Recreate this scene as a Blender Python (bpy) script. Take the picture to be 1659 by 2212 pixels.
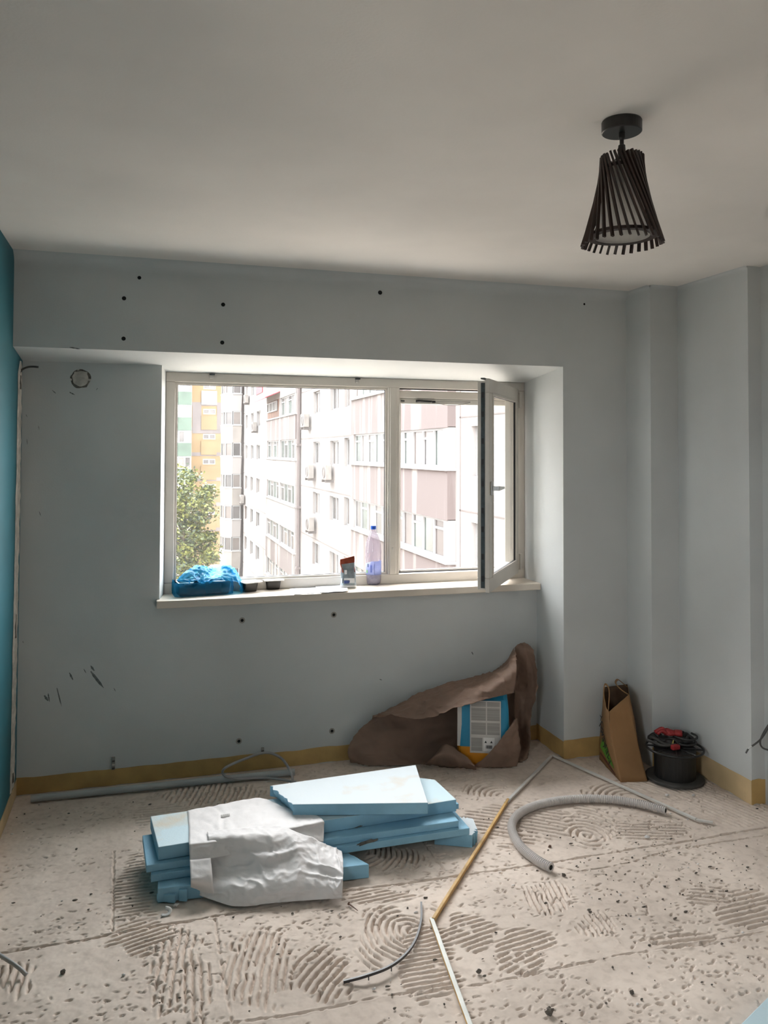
import bpy, bmesh, math, random
import numpy as np
from mathutils import Vector, Matrix, noise

# ------------------------------------------------------------------ camera, sky, exposure
for o in list(bpy.data.objects):
    bpy.data.objects.remove(o)
S = bpy.context.scene
COL = S.collection
RND = random.Random(7)
FPX, CX, CY = 1753.58, 829.5, 929.0
YAW, PITCH, ROLL = 0.288921766, 0.0265963838, 0.00359216758
EYE = Vector((0, 0, 1.6))
_f = Vector((math.sin(YAW) * math.cos(PITCH), math.cos(YAW) * math.cos(PITCH), math.sin(PITCH)))
_r = Vector((math.cos(YAW), -math.sin(YAW), 0))
_u = _r.cross(_f)
RIGHT = _r * math.cos(ROLL) + _u * math.sin(ROLL)
UP = -_r * math.sin(ROLL) + _u * math.cos(ROLL)
FWD = _f
cam_data = bpy.data.cameras.new('camera')
cam = bpy.data.objects.new('camera', cam_data)
COL.objects.link(cam)
cam_data.sensor_fit = 'HORIZONTAL'
cam_data.sensor_width = 36
cam_data.lens = FPX / 1659 * 36
cam_data.shift_y = -(1106 - CY) / 1659
cam_data.clip_start = 0.05
cam_data.clip_end = 400
cam.matrix_world = Matrix(((RIGHT.x, UP.x, -FWD.x, EYE.x), (RIGHT.y, UP.y, -FWD.y, EYE.y),
                           (RIGHT.z, UP.z, -FWD.z, EYE.z), (0, 0, 0, 1)))
S.camera = cam

world = bpy.data.worlds.new('sky')
S.world = world
world.use_nodes = True
wn = world.node_tree.nodes
bg = wn['Background']
bg.inputs[0].default_value = (0.97, 0.98, 1.0, 1)      # bright even overcast sky
bg.inputs[1].default_value = 14.5
S.view_settings.view_transform = 'Standard'
S.view_settings.look = 'None'
S.view_settings.exposure = 0.42
S.view_settings.gamma = 1
S.view_settings.use_curve_mapping = False

# sampling portals in the real and the added window opening (they emit nothing of their own)
for loc, rx, sx, sy in (((1.10, 4.56, 1.44), -90, 2.1, 1.2), ((-0.92, 0.835, 1.46), None, .9, 1.2)):
    pl = bpy.data.lights.new('window_portal', 'AREA')
    pl.shape = 'RECTANGLE'
    pl.size, pl.size_y = sx, sy
    po = bpy.data.objects.new('window_portal', pl)
    COL.objects.link(po)
    po.location = loc
    po.rotation_euler = (math.radians(rx), 0, 0) if rx else (math.radians(90), 0, math.radians(-90))
    pl.cycles.is_portal = True


def W(px, py, x=None, y=None, z=None):
    """point of the room seen at a photograph pixel, on a plane of known x, y or z"""
    d = RIGHT * ((px - CX) / FPX) - UP * ((py - CY) / FPX) + FWD
    if z is not None: t = (z - EYE.z) / d.z
    elif y is not None: t = (y - EYE.y) / d.y
    else: t = (x - EYE.x) / d.x
    return EYE + d * t


# ------------------------------------------------------------------ materials
def new_mat(name):
    m = bpy.data.materials.new(name)
    m.use_nodes = True
    nt = m.node_tree
    b = nt.nodes['Principled BSDF']
    return m, nt, b


def N(nt, t, **kw):
    n = nt.nodes.new(t)
    for k, v in kw.items(): setattr(n, k, v)
    return n


def pm(name, col, rough=0.6, var=0.06, scale=6.0, bump=0.0, bscale=90.0, metal=0.0, spec=0.5, col2=None, stretch=None, detail=4, lo=0.35, hi=0.65):
    m, nt, b = new_mat(name)
    tc = N(nt, 'ShaderNodeTexCoord')
    src = tc.outputs['Object']
    if stretch:
        mp = N(nt, 'ShaderNodeMapping')
        mp.inputs['Scale'].default_value = stretch
        nt.links.new(src, mp.inputs[0])
        src = mp.outputs[0]
    no = N(nt, 'ShaderNodeTexNoise')
    no.inputs['Scale'].default_value = scale
    no.inputs['Detail'].default_value = detail
    nt.links.new(src, no.inputs['Vector'])
    cr = N(nt, 'ShaderNodeValToRGB')
    c2 = col2 or tuple(min(1, c * (1 + var)) for c in col)
    c1 = col if col2 else tuple(c * (1 - var) for c in col)
    cr.color_ramp.elements[0].color = (*c1, 1)
    cr.color_ramp.elements[1].color = (*c2, 1)
    cr.color_ramp.elements[0].position = lo
    cr.color_ramp.elements[1].position = hi
    nt.links.new(no.outputs[0], cr.inputs[0])
    nt.links.new(cr.outputs[0], b.inputs['Base Color'])
    b.inputs['Roughness'].default_value = rough
    b.inputs['Metallic'].default_value = metal
    b.inputs['Specular IOR Level'].default_value = spec
    if bump:
        n2 = N(nt, 'ShaderNodeTexNoise')
        n2.inputs['Scale'].default_value = bscale
        n2.inputs['Detail'].default_value = 5
        nt.links.new(src, n2.inputs['Vector'])
        bp = N(nt, 'ShaderNodeBump')
        bp.inputs['Strength'].default_value = bump
        bp.inputs['Distance'].default_value = 0.004
        nt.links.new(n2.outputs[0], bp.inputs['Height'])
        nt.links.new(bp.outputs[0], b.inputs['Normal'])
    return m


def film(name, col, trans=0.3, transl=0.4, gloss=0.08, rough=0.25, edge=.5):
    """thin see-through sheet: transparent + translucent + diffuse + gloss"""
    m = bpy.data.materials.new(name)
    m.use_nodes = True
    nt = m.node_tree
    nt.nodes.clear()
    out = N(nt, 'ShaderNodeOutputMaterial')
    t = N(nt, 'ShaderNodeBsdfTransparent'); t.inputs[0].default_value = (*[c ** 0.35 for c in col], 1)
    tl = N(nt, 'ShaderNodeBsdfTranslucent'); tl.inputs[0].default_value = (*col, 1)
    d = N(nt, 'ShaderNodeBsdfDiffuse'); d.inputs[0].default_value = (*col, 1)
    g = N(nt, 'ShaderNodeBsdfGlossy'); g.inputs['Roughness'].default_value = rough
    no = N(nt, 'ShaderNodeTexNoise'); no.inputs['Scale'].default_value = 18
    m1 = N(nt, 'ShaderNodeMixShader'); m1.inputs[0].default_value = transl
    nt.links.new(d.outputs[0], m1.inputs[1]); nt.links.new(tl.outputs[0], m1.inputs[2])
    m2 = N(nt, 'ShaderNodeMixShader')
    mr = N(nt, 'ShaderNodeMapRange'); mr.inputs[3].default_value = max(0, trans - .12); mr.inputs[4].default_value = min(1, trans + .12)
    nt.links.new(no.outputs[0], mr.inputs[0]); nt.links.new(mr.outputs[0], m2.inputs[0])
    nt.links.new(m1.outputs[0], m2.inputs[1]); nt.links.new(t.outputs[0], m2.inputs[2])
    lw = N(nt, 'ShaderNodeLayerWeight'); lw.inputs[0].default_value = 0.25
    mu = N(nt, 'ShaderNodeMath', operation='MULTIPLY_ADD'); mu.inputs[1].default_value = edge; mu.inputs[2].default_value = gloss
    ge = N(nt, 'ShaderNodeNewGeometry')
    sb = N(nt, 'ShaderNodeMath', operation='SUBTRACT'); sb.inputs[0].default_value = 1
    nt.links.new(ge.outputs['Backfacing'], sb.inputs[1])
    mf = N(nt, 'ShaderNodeMath', operation='MULTIPLY')
    nt.links.new(lw.outputs['Fresnel'], mf.inputs[0]); nt.links.new(sb.outputs[0], mf.inputs[1])
    nt.links.new(mf.outputs[0], mu.inputs[0])
    m3 = N(nt, 'ShaderNodeMixShader')
    nt.links.new(mu.outputs[0], m3.inputs[0])
    nt.links.new(m2.outputs[0], m3.inputs[1]); nt.links.new(g.outputs[0], m3.inputs[2])
    nt.links.new(m3.outputs[0], out.inputs[0])
    return m


def pane_glass(name, dust):
    m = bpy.data.materials.new(name)
    m.use_nodes = True
    nt = m.node_tree
    nt.nodes.clear()
    out = N(nt, 'ShaderNodeOutputMaterial')
    t = N(nt, 'ShaderNodeBsdfTransparent'); t.inputs[0].default_value = (.985, .99, .985, 1)
    g = N(nt, 'ShaderNodeBsdfGlossy'); g.inputs['Roughness'].default_value = 0.02
    tl = N(nt, 'ShaderNodeBsdfTranslucent'); tl.inputs[0].default_value = (.9, .88, .84, 1)
    tc = N(nt, 'ShaderNodeTexCoord')
    no = N(nt, 'ShaderNodeTexNoise'); no.inputs['Scale'].default_value = 3; no.inputs['Detail'].default_value = 6
    nt.links.new(tc.outputs['Object'], no.inputs['Vector'])
    mr = N(nt, 'ShaderNodeMapRange')
    mr.inputs[1].default_value = .35; mr.inputs[2].default_value = .75
    mr.inputs[3].default_value = dust * .5; mr.inputs[4].default_value = dust * 1.6
    nt.links.new(no.outputs[0], mr.inputs[0])
    m1 = N(nt, 'ShaderNodeMixShader')
    nt.links.new(mr.outputs[0], m1.inputs[0]); nt.links.new(t.outputs[0], m1.inputs[1]); nt.links.new(tl.outputs[0], m1.inputs[2])
    lw = N(nt, 'ShaderNodeLayerWeight'); lw.inputs[0].default_value = 0.12
    ge = N(nt, 'ShaderNodeNewGeometry')
    sb = N(nt, 'ShaderNodeMath', operation='SUBTRACT'); sb.inputs[0].default_value = 1
    nt.links.new(ge.outputs['Backfacing'], sb.inputs[1])
    mf = N(nt, 'ShaderNodeMath', operation='MULTIPLY')
    nt.links.new(lw.outputs['Fresnel'], mf.inputs[0]); nt.links.new(sb.outputs[0], mf.inputs[1])
    m2 = N(nt, 'ShaderNodeMixShader')
    nt.links.new(mf.outputs[0], m2.inputs[0])
    nt.links.new(m1.outputs[0], m2.inputs[1]); nt.links.new(g.outputs[0], m2.inputs[2])
    nt.links.new(m2.outputs[0], out.inputs[0])
    return m


M = {}
M['wall'] = pm('blue_white_wall_paint', (.575, .595, .59), .75, .05, 1.6, .12, 160)
M['ceiling'] = pm('white_ceiling_paint', (.82, .78, .735), .8, .06, 1.3, .10, 120)
M['teal'] = pm('teal_wall_paint', (.011, .125, .165), .55, .12, 2.0, .08, 120)
M['ochre'] = pm('old_ochre_paint', (.50, .325, .12), .7, .16, 7, .15, 90)
M['ochre_light'] = pm('pale_ochre_paint', (.62, .46, .26), .7, .12, 7, .15, 90)
M['plaster'] = pm('rough_plaster', (.55, .52, .47), .9, .2, 25, .8, 60)
M['plaster_dark'] = pm('plaster_hole', (.10, .085, .07), .9, .3, 25, .4, 60)
M['pvc'] = pm('white_window_plastic', (.66, .62, .565), .35, .04, 5)
M['sill'] = pm('cream_sill_laminate', (.66, .59, .505), .35, .05, 4)
M['gasket'] = pm('black_rubber', (.012, .012, .013), .5)
M['hardware'] = pm('dark_sash_hardware', (.035, .05, .055), .4, .4, 30)
M['metal'] = pm('brushed_metal', (.48, .48, .47), .3, .1, 12, metal=.8)
M['glass'] = pane_glass('dusty_window_glass', .011)
M['glass_clear'] = pane_glass('window_glass', .006)
M['black'] = pm('black_lacquer', (.012, .011, .010), .35, .2, 10)
M['wenge'] = pm('dark_wenge_wood', (.028, .014, .010), .45, .35, 14, .1, 60, stretch=(1, 1, .1))
M['shade'] = film('white_lamp_fabric', (.78, .76, .72), .03, .45, .01, .6)
M['hole'] = pm('drill_hole_black', (.006, .006, .006), .9)
M['plug'] = pm('grey_wall_plug', (.32, .30, .27), .6)
M['scuff'] = pm('dark_scuff', (.17, .18, .18), .8, .3, 60)
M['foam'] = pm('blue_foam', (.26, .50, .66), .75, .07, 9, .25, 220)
M['foamtop'] = pm('blue_foam_lit_top', (.54, .69, .75), .6, 0, 5, .12, 120, col2=(.60, .56, .47), detail=6, lo=.52, hi=.70)  # top paler than the sides: bright light put into the colour, plus beige stains
M['foampale'] = pm('pale_foam_lit_top', (.63, .69, .72), .6, 0, 7, .12, 150, col2=(.62, .56, .47), detail=7, lo=.58, hi=.8)  # near-white top: strong light painted into the foam colour, over it beige stains
M['mortar'] = pm('mortar_crust', (.13, .12, .105), .95, .35, 60, .9, 80)
M['sack'] = pm('white_woven_sack', (.78, .75, .74), .55, .05, 14, .35, 38)
M['paper_brown'] = pm('brown_kraft_paper', (.22, .14, .10), .75, .10, 7, .35, 30)
M['kraft'] = pm('tan_kraft_bag', (.29, .155, .062), .7, .08, 8, .15, 40)
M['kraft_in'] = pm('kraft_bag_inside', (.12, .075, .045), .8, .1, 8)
M['ink'] = pm('black_print', (.02, .02, .018), .6)
M['green'] = pm('green_print', (.10, .33, .03), .6, .1)
M['maroon'] = pm('dark_red_print', (.12, .03, .02), .6, .2)
M['bag_blue'] = pm('blue_sack_print', (.02, .27, .46), .45, .08, 10, .15, 30)
M['bag_orange'] = pm('orange_sack_print', (.72, .28, .015), .45, .08, 10, .15, 30)
M['bag_label'] = pm('white_label', (.62, .60, .56), .5, .05, 10)
M['bag_text'] = pm('grey_small_print', (.36, .345, .32), .6, .12, 60, stretch=(.05, .05, 3))
M['pipe'] = pm('grey_plastic_pipe', (.40, .42, .42), .4, .05, 5)
M['conduit'] = pm('grey_corrugated_plastic', (.60, .56, .535), .45, .06, 8)
M['cable'] = pm('dark_grey_cable', (.075, .072, .068), .45, .15, 12)
M['cable_light'] = pm('light_grey_cable', (.36, .35, .35), .45, .1, 12)
M['strip_black'] = pm('dark_trunking', (.045, .042, .042), .4, .2, 12)
M['wood'] = pm('yellow_pine_strip', (.60, .37, .13), .6, .18, 20, .1, 60)
M['strip_white'] = pm('white_painted_strip', (.72, .72, .66), .5, .08, 20)
M['strip_grey'] = pm('grey_trunking', (.62, .60, .56), .4, .08, 10)
M['copper'] = pm('bare_cable_core', (.75, .74, .72), .35)
M['bluefilm'] = film('blue_plastic_film', (.008, .25, .52), .30, .32, .025, .3, .15)
M['bluefilm_side'] = film('blue_plastic_film_tight', (.008, .22, .46), .62, .3, .03, .25, .2)
M['tub'] = pm('black_tub_plastic', (.014, .013, .012), .25, .1)
M['lid'] = pm('white_lid_card', (.86, .84, .81), .5, .03)
M['paper'] = pm('white_paper', (.84, .84, .86), .6, .02)
M['pencil'] = pm('grey_drawn_line', (.52, .52, .55), .6)
M['foil'] = pm('crumpled_foil', (.40, .46, .50), .28, .25, 22, .6, 26, metal=.75)
M['foil_red'] = pm('red_foil', (.30, .065, .035), .3, .45, 20, .6, 26, metal=.5)
M['foil_white'] = pm('white_foil_print', (.72, .72, .72), .35, .1)
M['pet'] = film('clear_bottle_plastic', (.42, .37, .42), .72, .4, .06, .1)
M['water'] = film('water_in_bottle', (.72, .76, .88), .70, .5, .04, .1)
M['bottle_label'] = film('pale_blue_label', (.50, .58, .85), .45, .6, .04, .3)
M['cap'] = pm('blue_cap', (.02, .12, .62), .35)
M['label_dark'] = pm('navy_print', (.05, .08, .22), .5)
M['label_green'] = pm('leaf_green_print', (.25, .55, .12), .5)
M['spool'] = pm('black_spool_plastic', (.010, .010, .010), .4, .2)
M['spool_grey'] = pm('dark_grey_flange', (.055, .052, .048), .6, .25, 18, .2, 60)
M['glove_red'] = pm('red_rubber_glove', (.32, .018, .02), .5, .2, 18, .2, 60)
M['glove_dark'] = pm('dark_grip', (.03, .028, .028), .6, .2)
M['yellow'] = pm('yellow_plastic', (.50, .42, .12), .5)
M['chip'] = pm('white_plaster_chip', (.72, .70, .68), .8, .1, 30)
M['crumb'] = pm('dark_mortar_crumb', (.15, .132, .112), .95, .3, 60)
M['rust'] = pm('rusty_screw', (.16, .09, .06), .6, .2, 40)
# outdoors
M['facade'] = pm('stained_white_render', (0.174, 0.164, 0.159), .9, 0, .55, col2=(0.115, 0.092, 0.085), detail=8, stretch=(1, .9, .28), lo=.56, hi=.74)
M['facade_pink'] = pm('weathered_balcony_panel', (0.087, 0.070, 0.067), .9, 0, .8, col2=(0.178, 0.163, 0.155), detail=7, stretch=(1, 1.6, .12), lo=.50, hi=.62)
M['facade_cream'] = pm('cream_render', (0.155, 0.141, 0.130), .9, .14, .6, detail=6)
M['yellow_render'] = pm('yellow_render', (0.098, 0.067, 0.034), .9, .10, .6, detail=6)
M['grey_render'] = pm('weathered_grey_render', (0.073, 0.064, 0.064), .9, .25, .5, detail=7, stretch=(1, 1, .3))
M['green_panel'] = pm('green_balcony_sheet', (0.028, 0.046, 0.034), .7, .15, .9)
M['brick_red'] = pm('rust_red_cladding', (0.081, 0.033, 0.015), .8, .25, 2)
M['red_awning'] = pm('red_awning_cloth', (0.148, 0.013, 0.022), .6, .1)
M['ext_frame'] = pm('white_exterior_frame', (0.178, 0.178, 0.178), .5, .04)
M['ext_pane'] = pm('far_window_pane', (0.041, 0.037, 0.036), .25, .5, .35, detail=6)
M['ext_pane_green'] = pm('far_green_window_pane', (0.033, 0.044, 0.038), .25, .6, .5, detail=6)
M['ext_pane_warm'] = pm('far_curtained_pane', (0.078, 0.065, 0.059), .4, .25, .5, detail=4)
M['joint'] = pm('panel_joint', (0.096, 0.083, 0.078), .9)
M['downpipe'] = pm('brown_downpipe', (0.078, 0.063, 0.061), .6, .1, 1)
M['ac'] = pm('outdoor_unit_casing', (0.126, 0.115, 0.107), .6, .15, 3)
M['ac_dark'] = pm('outdoor_unit_grille', (0.052, 0.044, 0.042), .6, .2, 3)
M['ground'] = pm('pale_courtyard_concrete', (.47, .41, .345), .9, .2, .5)
M['leafa'] = pm('leaf_yellow_green', (.125, .135, .03), .6, .2, 2)
M['leafb'] = pm('leaf_green', (.075, .095, .035), .6, .2, 2)
M['leafc'] = pm('leaf_dark_green', (.045, .062, .04), .6, .2, 2)
M['bark'] = pm('bark', (.10, .08, .06), .9, .3, 6)


# ------------------------------------------------------------------ mesh helpers
class MB:
    def __init__(s):
        s.v, s.f, s.m = [], [], []

    def add(s, vs, fs, mi=0):
        o = len(s.v)
        s.v += [tuple(v) for v in vs]
        s.f += [tuple(i + o for i in f) for f in fs]
        s.m += [mi] * len(fs)
        return s

    def box(s, a, b, mi=0, mat=None):
        x0, y0, z0 = a; x1, y1, z1 = b
        vs = [Vector(p) for p in ((x0, y0, z0), (x1, y0, z0), (x1, y1, z0), (x0, y1, z0), (x0, y0, z1), (x1, y0, z1), (x1, y1, z1), (x0, y1, z1))]
        if mat: vs = [mat @ v for v in vs]
        return s.add(vs, [(3, 2, 1, 0), (4, 5, 6, 7), (0, 1, 5, 4), (1, 2, 6, 5), (2, 3, 7, 6), (3, 0, 4, 7)], mi)

    def prism(s, bot, top, mi=0, mi_top=None):
        n = len(bot)
        s.add(list(bot) + list(top), [tuple(range(n - 1, -1, -1))] + [(i, (i + 1) % n, n + (i + 1) % n, n + i) for i in range(n)], mi)
        s.f.append(tuple(range(len(s.v) - n, len(s.v)))); s.m.append(mi if mi_top is None else mi_top)
        return s

    def lathe(s, prof, c=(0, 0, 0), seg=24, mi=0, cap=True, mat=None):
        vs = []
        for r, z in prof:
            for i in range(seg):
                a = 2 * math.pi * i / seg
                p = Vector((c[0] + r * math.cos(a), c[1] + r * math.sin(a), c[2] + z))
                vs.append(mat @ p if mat else p)
        fs = []
        for j in range(len(prof) - 1):
            for i in range(seg):
                k = (i + 1) % seg
                fs.append((j * seg + i, j * seg + k, (j + 1) * seg + k, (j + 1) * seg + i))
        if cap:
            fs.append(tuple(range(seg - 1, -1, -1)))
            fs.append(tuple((len(prof) - 1) * seg + i for i in range(seg)))
        return s.add(vs, fs, mi)

    def tube(s, pts, r, seg=8, mi=0, rfun=None, sx=1.0, sy=1.0, up=None):
        pts = [Vector(p) for p in pts]
        n = len(pts)
        t0 = (pts[1] - pts[0]).normalized()
        ref = Vector(up) if up else (Vector((0, 0, 1)) if abs(t0.z) < .9 else Vector((1, 0, 0)))
        a = (ref - t0 * ref.dot(t0)).normalized()
        vs = []
        for i, p in enumerate(pts):
            t = (pts[min(i + 1, n - 1)] - pts[max(i - 1, 0)]).normalized()
            a = (a - t * a.dot(t)).normalized()
            b = t.cross(a)
            rr = rfun(i / (n - 1)) if rfun else r
            for k in range(seg):
                an = 2 * math.pi * (k + .5) / seg
                vs.append(p + a * (math.cos(an) * rr * sy) + b * (math.sin(an) * rr * sx))
        fs = [(i * seg + k, i * seg + (k + 1) % seg, (i + 1) * seg + (k + 1) % seg, (i + 1) * seg + k) for i in range(n - 1) for k in range(seg)]
        fs += [tuple(range(seg - 1, -1, -1)), tuple((n - 1) * seg + k for k in range(seg))]
        return s.add(vs, fs, mi)

    def build(s, name, mats, parent=None, smooth=False, bevel=0, solid=0, sub=0, fix=True):
        me = bpy.data.meshes.new(name)
        me.from_pydata(s.v, [], s.f)
        if not isinstance(mats, (list, tuple)): mats = [mats]
        for m in mats: me.materials.append(m)
        me.polygons.foreach_set('material_index', s.m)
        if fix:
            b = bmesh.new(); b.from_mesh(me)
            bmesh.ops.recalc_face_normals(b, faces=b.faces)
            b.to_mesh(me); b.free()
        if smooth:
            me.polygons.foreach_set('use_smooth', [True] * len(me.polygons))
        o = bpy.data.objects.new(name, me)
        COL.objects.link(o)
        if parent:
            o.parent = parent
            o.matrix_parent_inverse = parent_inv(parent)
        if bevel:
            md = o.modifiers.new('bevel', 'BEVEL'); md.width = bevel; md.segments = 2; md.limit_method = 'ANGLE'
        if solid:
            md = o.modifiers.new('thickness', 'SOLIDIFY'); md.thickness = solid; md.offset = 0
        return o


def parent_inv(p):
    """all meshes are modelled in room coordinates; only the empties carry a location"""
    return Matrix.Translation(-p.location) if p.type == 'EMPTY' else Matrix.Identity(4)


def tag(o, label=None, cat=None, group=None, kind=None):
    if label: o['label'] = label
    if cat: o['category'] = cat
    if group: o['group'] = group
    if kind: o['kind'] = kind
    return o


def thing(name, loc, label, cat, group=None, kind=None):
    o = bpy.data.objects.new(name, None)
    COL.objects.link(o)
    o.location = loc
    o.empty_display_size = .05
    return tag(o, label, cat, group, kind)


def spline(pts, n=8):
    """Catmull-Rom through the points"""
    P = [Vector(p) for p in pts]
    out = []
    for i in range(len(P) - 1):
        p0 = P[i - 1] if i else P[0] * 2 - P[1]
        p1, p2 = P[i], P[i + 1]
        p3 = P[i + 2] if i + 2 < len(P) else P[-1] * 2 - P[-2]
        for k in range(n):
            t = k / n
            out.append(.5 * ((2 * p1) + (p2 - p0) * t + (2 * p0 - 5 * p1 + 4 * p2 - p3) * t * t + (3 * p1 - p0 - 3 * p2 + p3) * t ** 3))
    out.append(P[-1])
    return out


def sheet(rows, nu=8, nv=8, wr=.004, ws=14., seed=0, fine=0., ragged=0., creases=None, cr=0., cs=9.):
    """smooth grid through rows of control points, with wrinkles along its normal"""
    R1 = [spline(r, nu) for r in rows]
    cols = [spline([r[i] for r in R1], nv) for i in range(len(R1[0]))]
    nc, nr = len(cols), len(cols[0])
    G = [[cols[i][j] for i in range(nc)] for j in range(nr)]
    mb = MB()
    off = Vector((seed * 3.1, seed * 1.7, seed * 2.3))
    for j in range(nr):
        for i in range(nc):
            p = G[j][i]
            a = G[j][min(i + 1, nc - 1)] - G[j][max(i - 1, 0)]
            b = G[min(j + 1, nr - 1)][i] - G[max(j - 1, 0)][i]
            nn = a.cross(b)
            nn = nn.normalized() if nn.length > 1e-9 else Vector((0, -1, 0))
            h = noise.noise(p * ws + off) * wr
            h += (abs(noise.noise(p * ws * 1.9 + off * 2)) * 2 - .6) * wr * .7
            if fine: h += (1 - abs(noise.noise(p * ws * 4 + off)) * 3) * fine
            if cr:
                for q_, k_ in ((1.0, 1.0), (2.1, .45)):
                    pp = Vector((p.x * 1.0 + p.z * .6, p.y * .5, p.z * 1.4 - p.x * .5)) * cs * q_ + off
                    rg = max(0., 1 - abs(noise.noise(pp)) * 5.5)
                    h += cr * k_ * rg * rg * (.3 + max(0., noise.noise(pp * .5 + Vector((9, 1, 4)))) * 2)
            if creases: h += creases(i / (nc - 1), j / (nr - 1))
            q = p + nn * h
            if ragged and (i in (0, nc - 1) or j in (0, nr - 1)):
                q += Vector((noise.noise(p * 60 + off), 0, noise.noise(p * 70 - off))) * ragged
            mb.v.append(tuple(q))
    for j in range(nr - 1):
        for i in range(nc - 1):
            k = j * nc + i
            mb.f.append((k, k + 1, k + nc + 1, k + nc)); mb.m.append(0)
    return mb


def text_mesh(txt, size, M4, name, mat, parent, extrude=.0004):
    cu = bpy.data.curves.new('lettering', 'FONT')
    cu.body = txt; cu.size = size; cu.extrude = extrude; cu.align_x = 'LEFT'
    t = bpy.data.objects.new('lettering', cu)
    COL.objects.link(t)
    bpy.context.view_layer.update()
    me = bpy.data.meshes.new_from_object(t.evaluated_get(bpy.context.evaluated_depsgraph_get()))
    bpy.data.objects.remove(t)
    me.transform(M4)
    me.materials.clear(); me.materials.append(mat)
    o = bpy.data.objects.new(name, me)
    COL.objects.link(o)
    if parent:
        o.parent = parent
        o.matrix_parent_inverse = parent_inv(parent)
    return o


# ------------------------------------------------------------------ the room
XL, XR, YB, YA, ZC, YREAR = -0.545, 2.745, 4.133, 3.831, 2.465, -1.1
XREV, YF = 2.124, 4.28
CASX, CASY, PILX, PILY = 2.506, 3.612, 2.672, 3.10


def struct(mb, name, mats, label, cat, **kw):
    return tag(mb.build(name, mats, **kw), label, cat, kind='structure')


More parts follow.
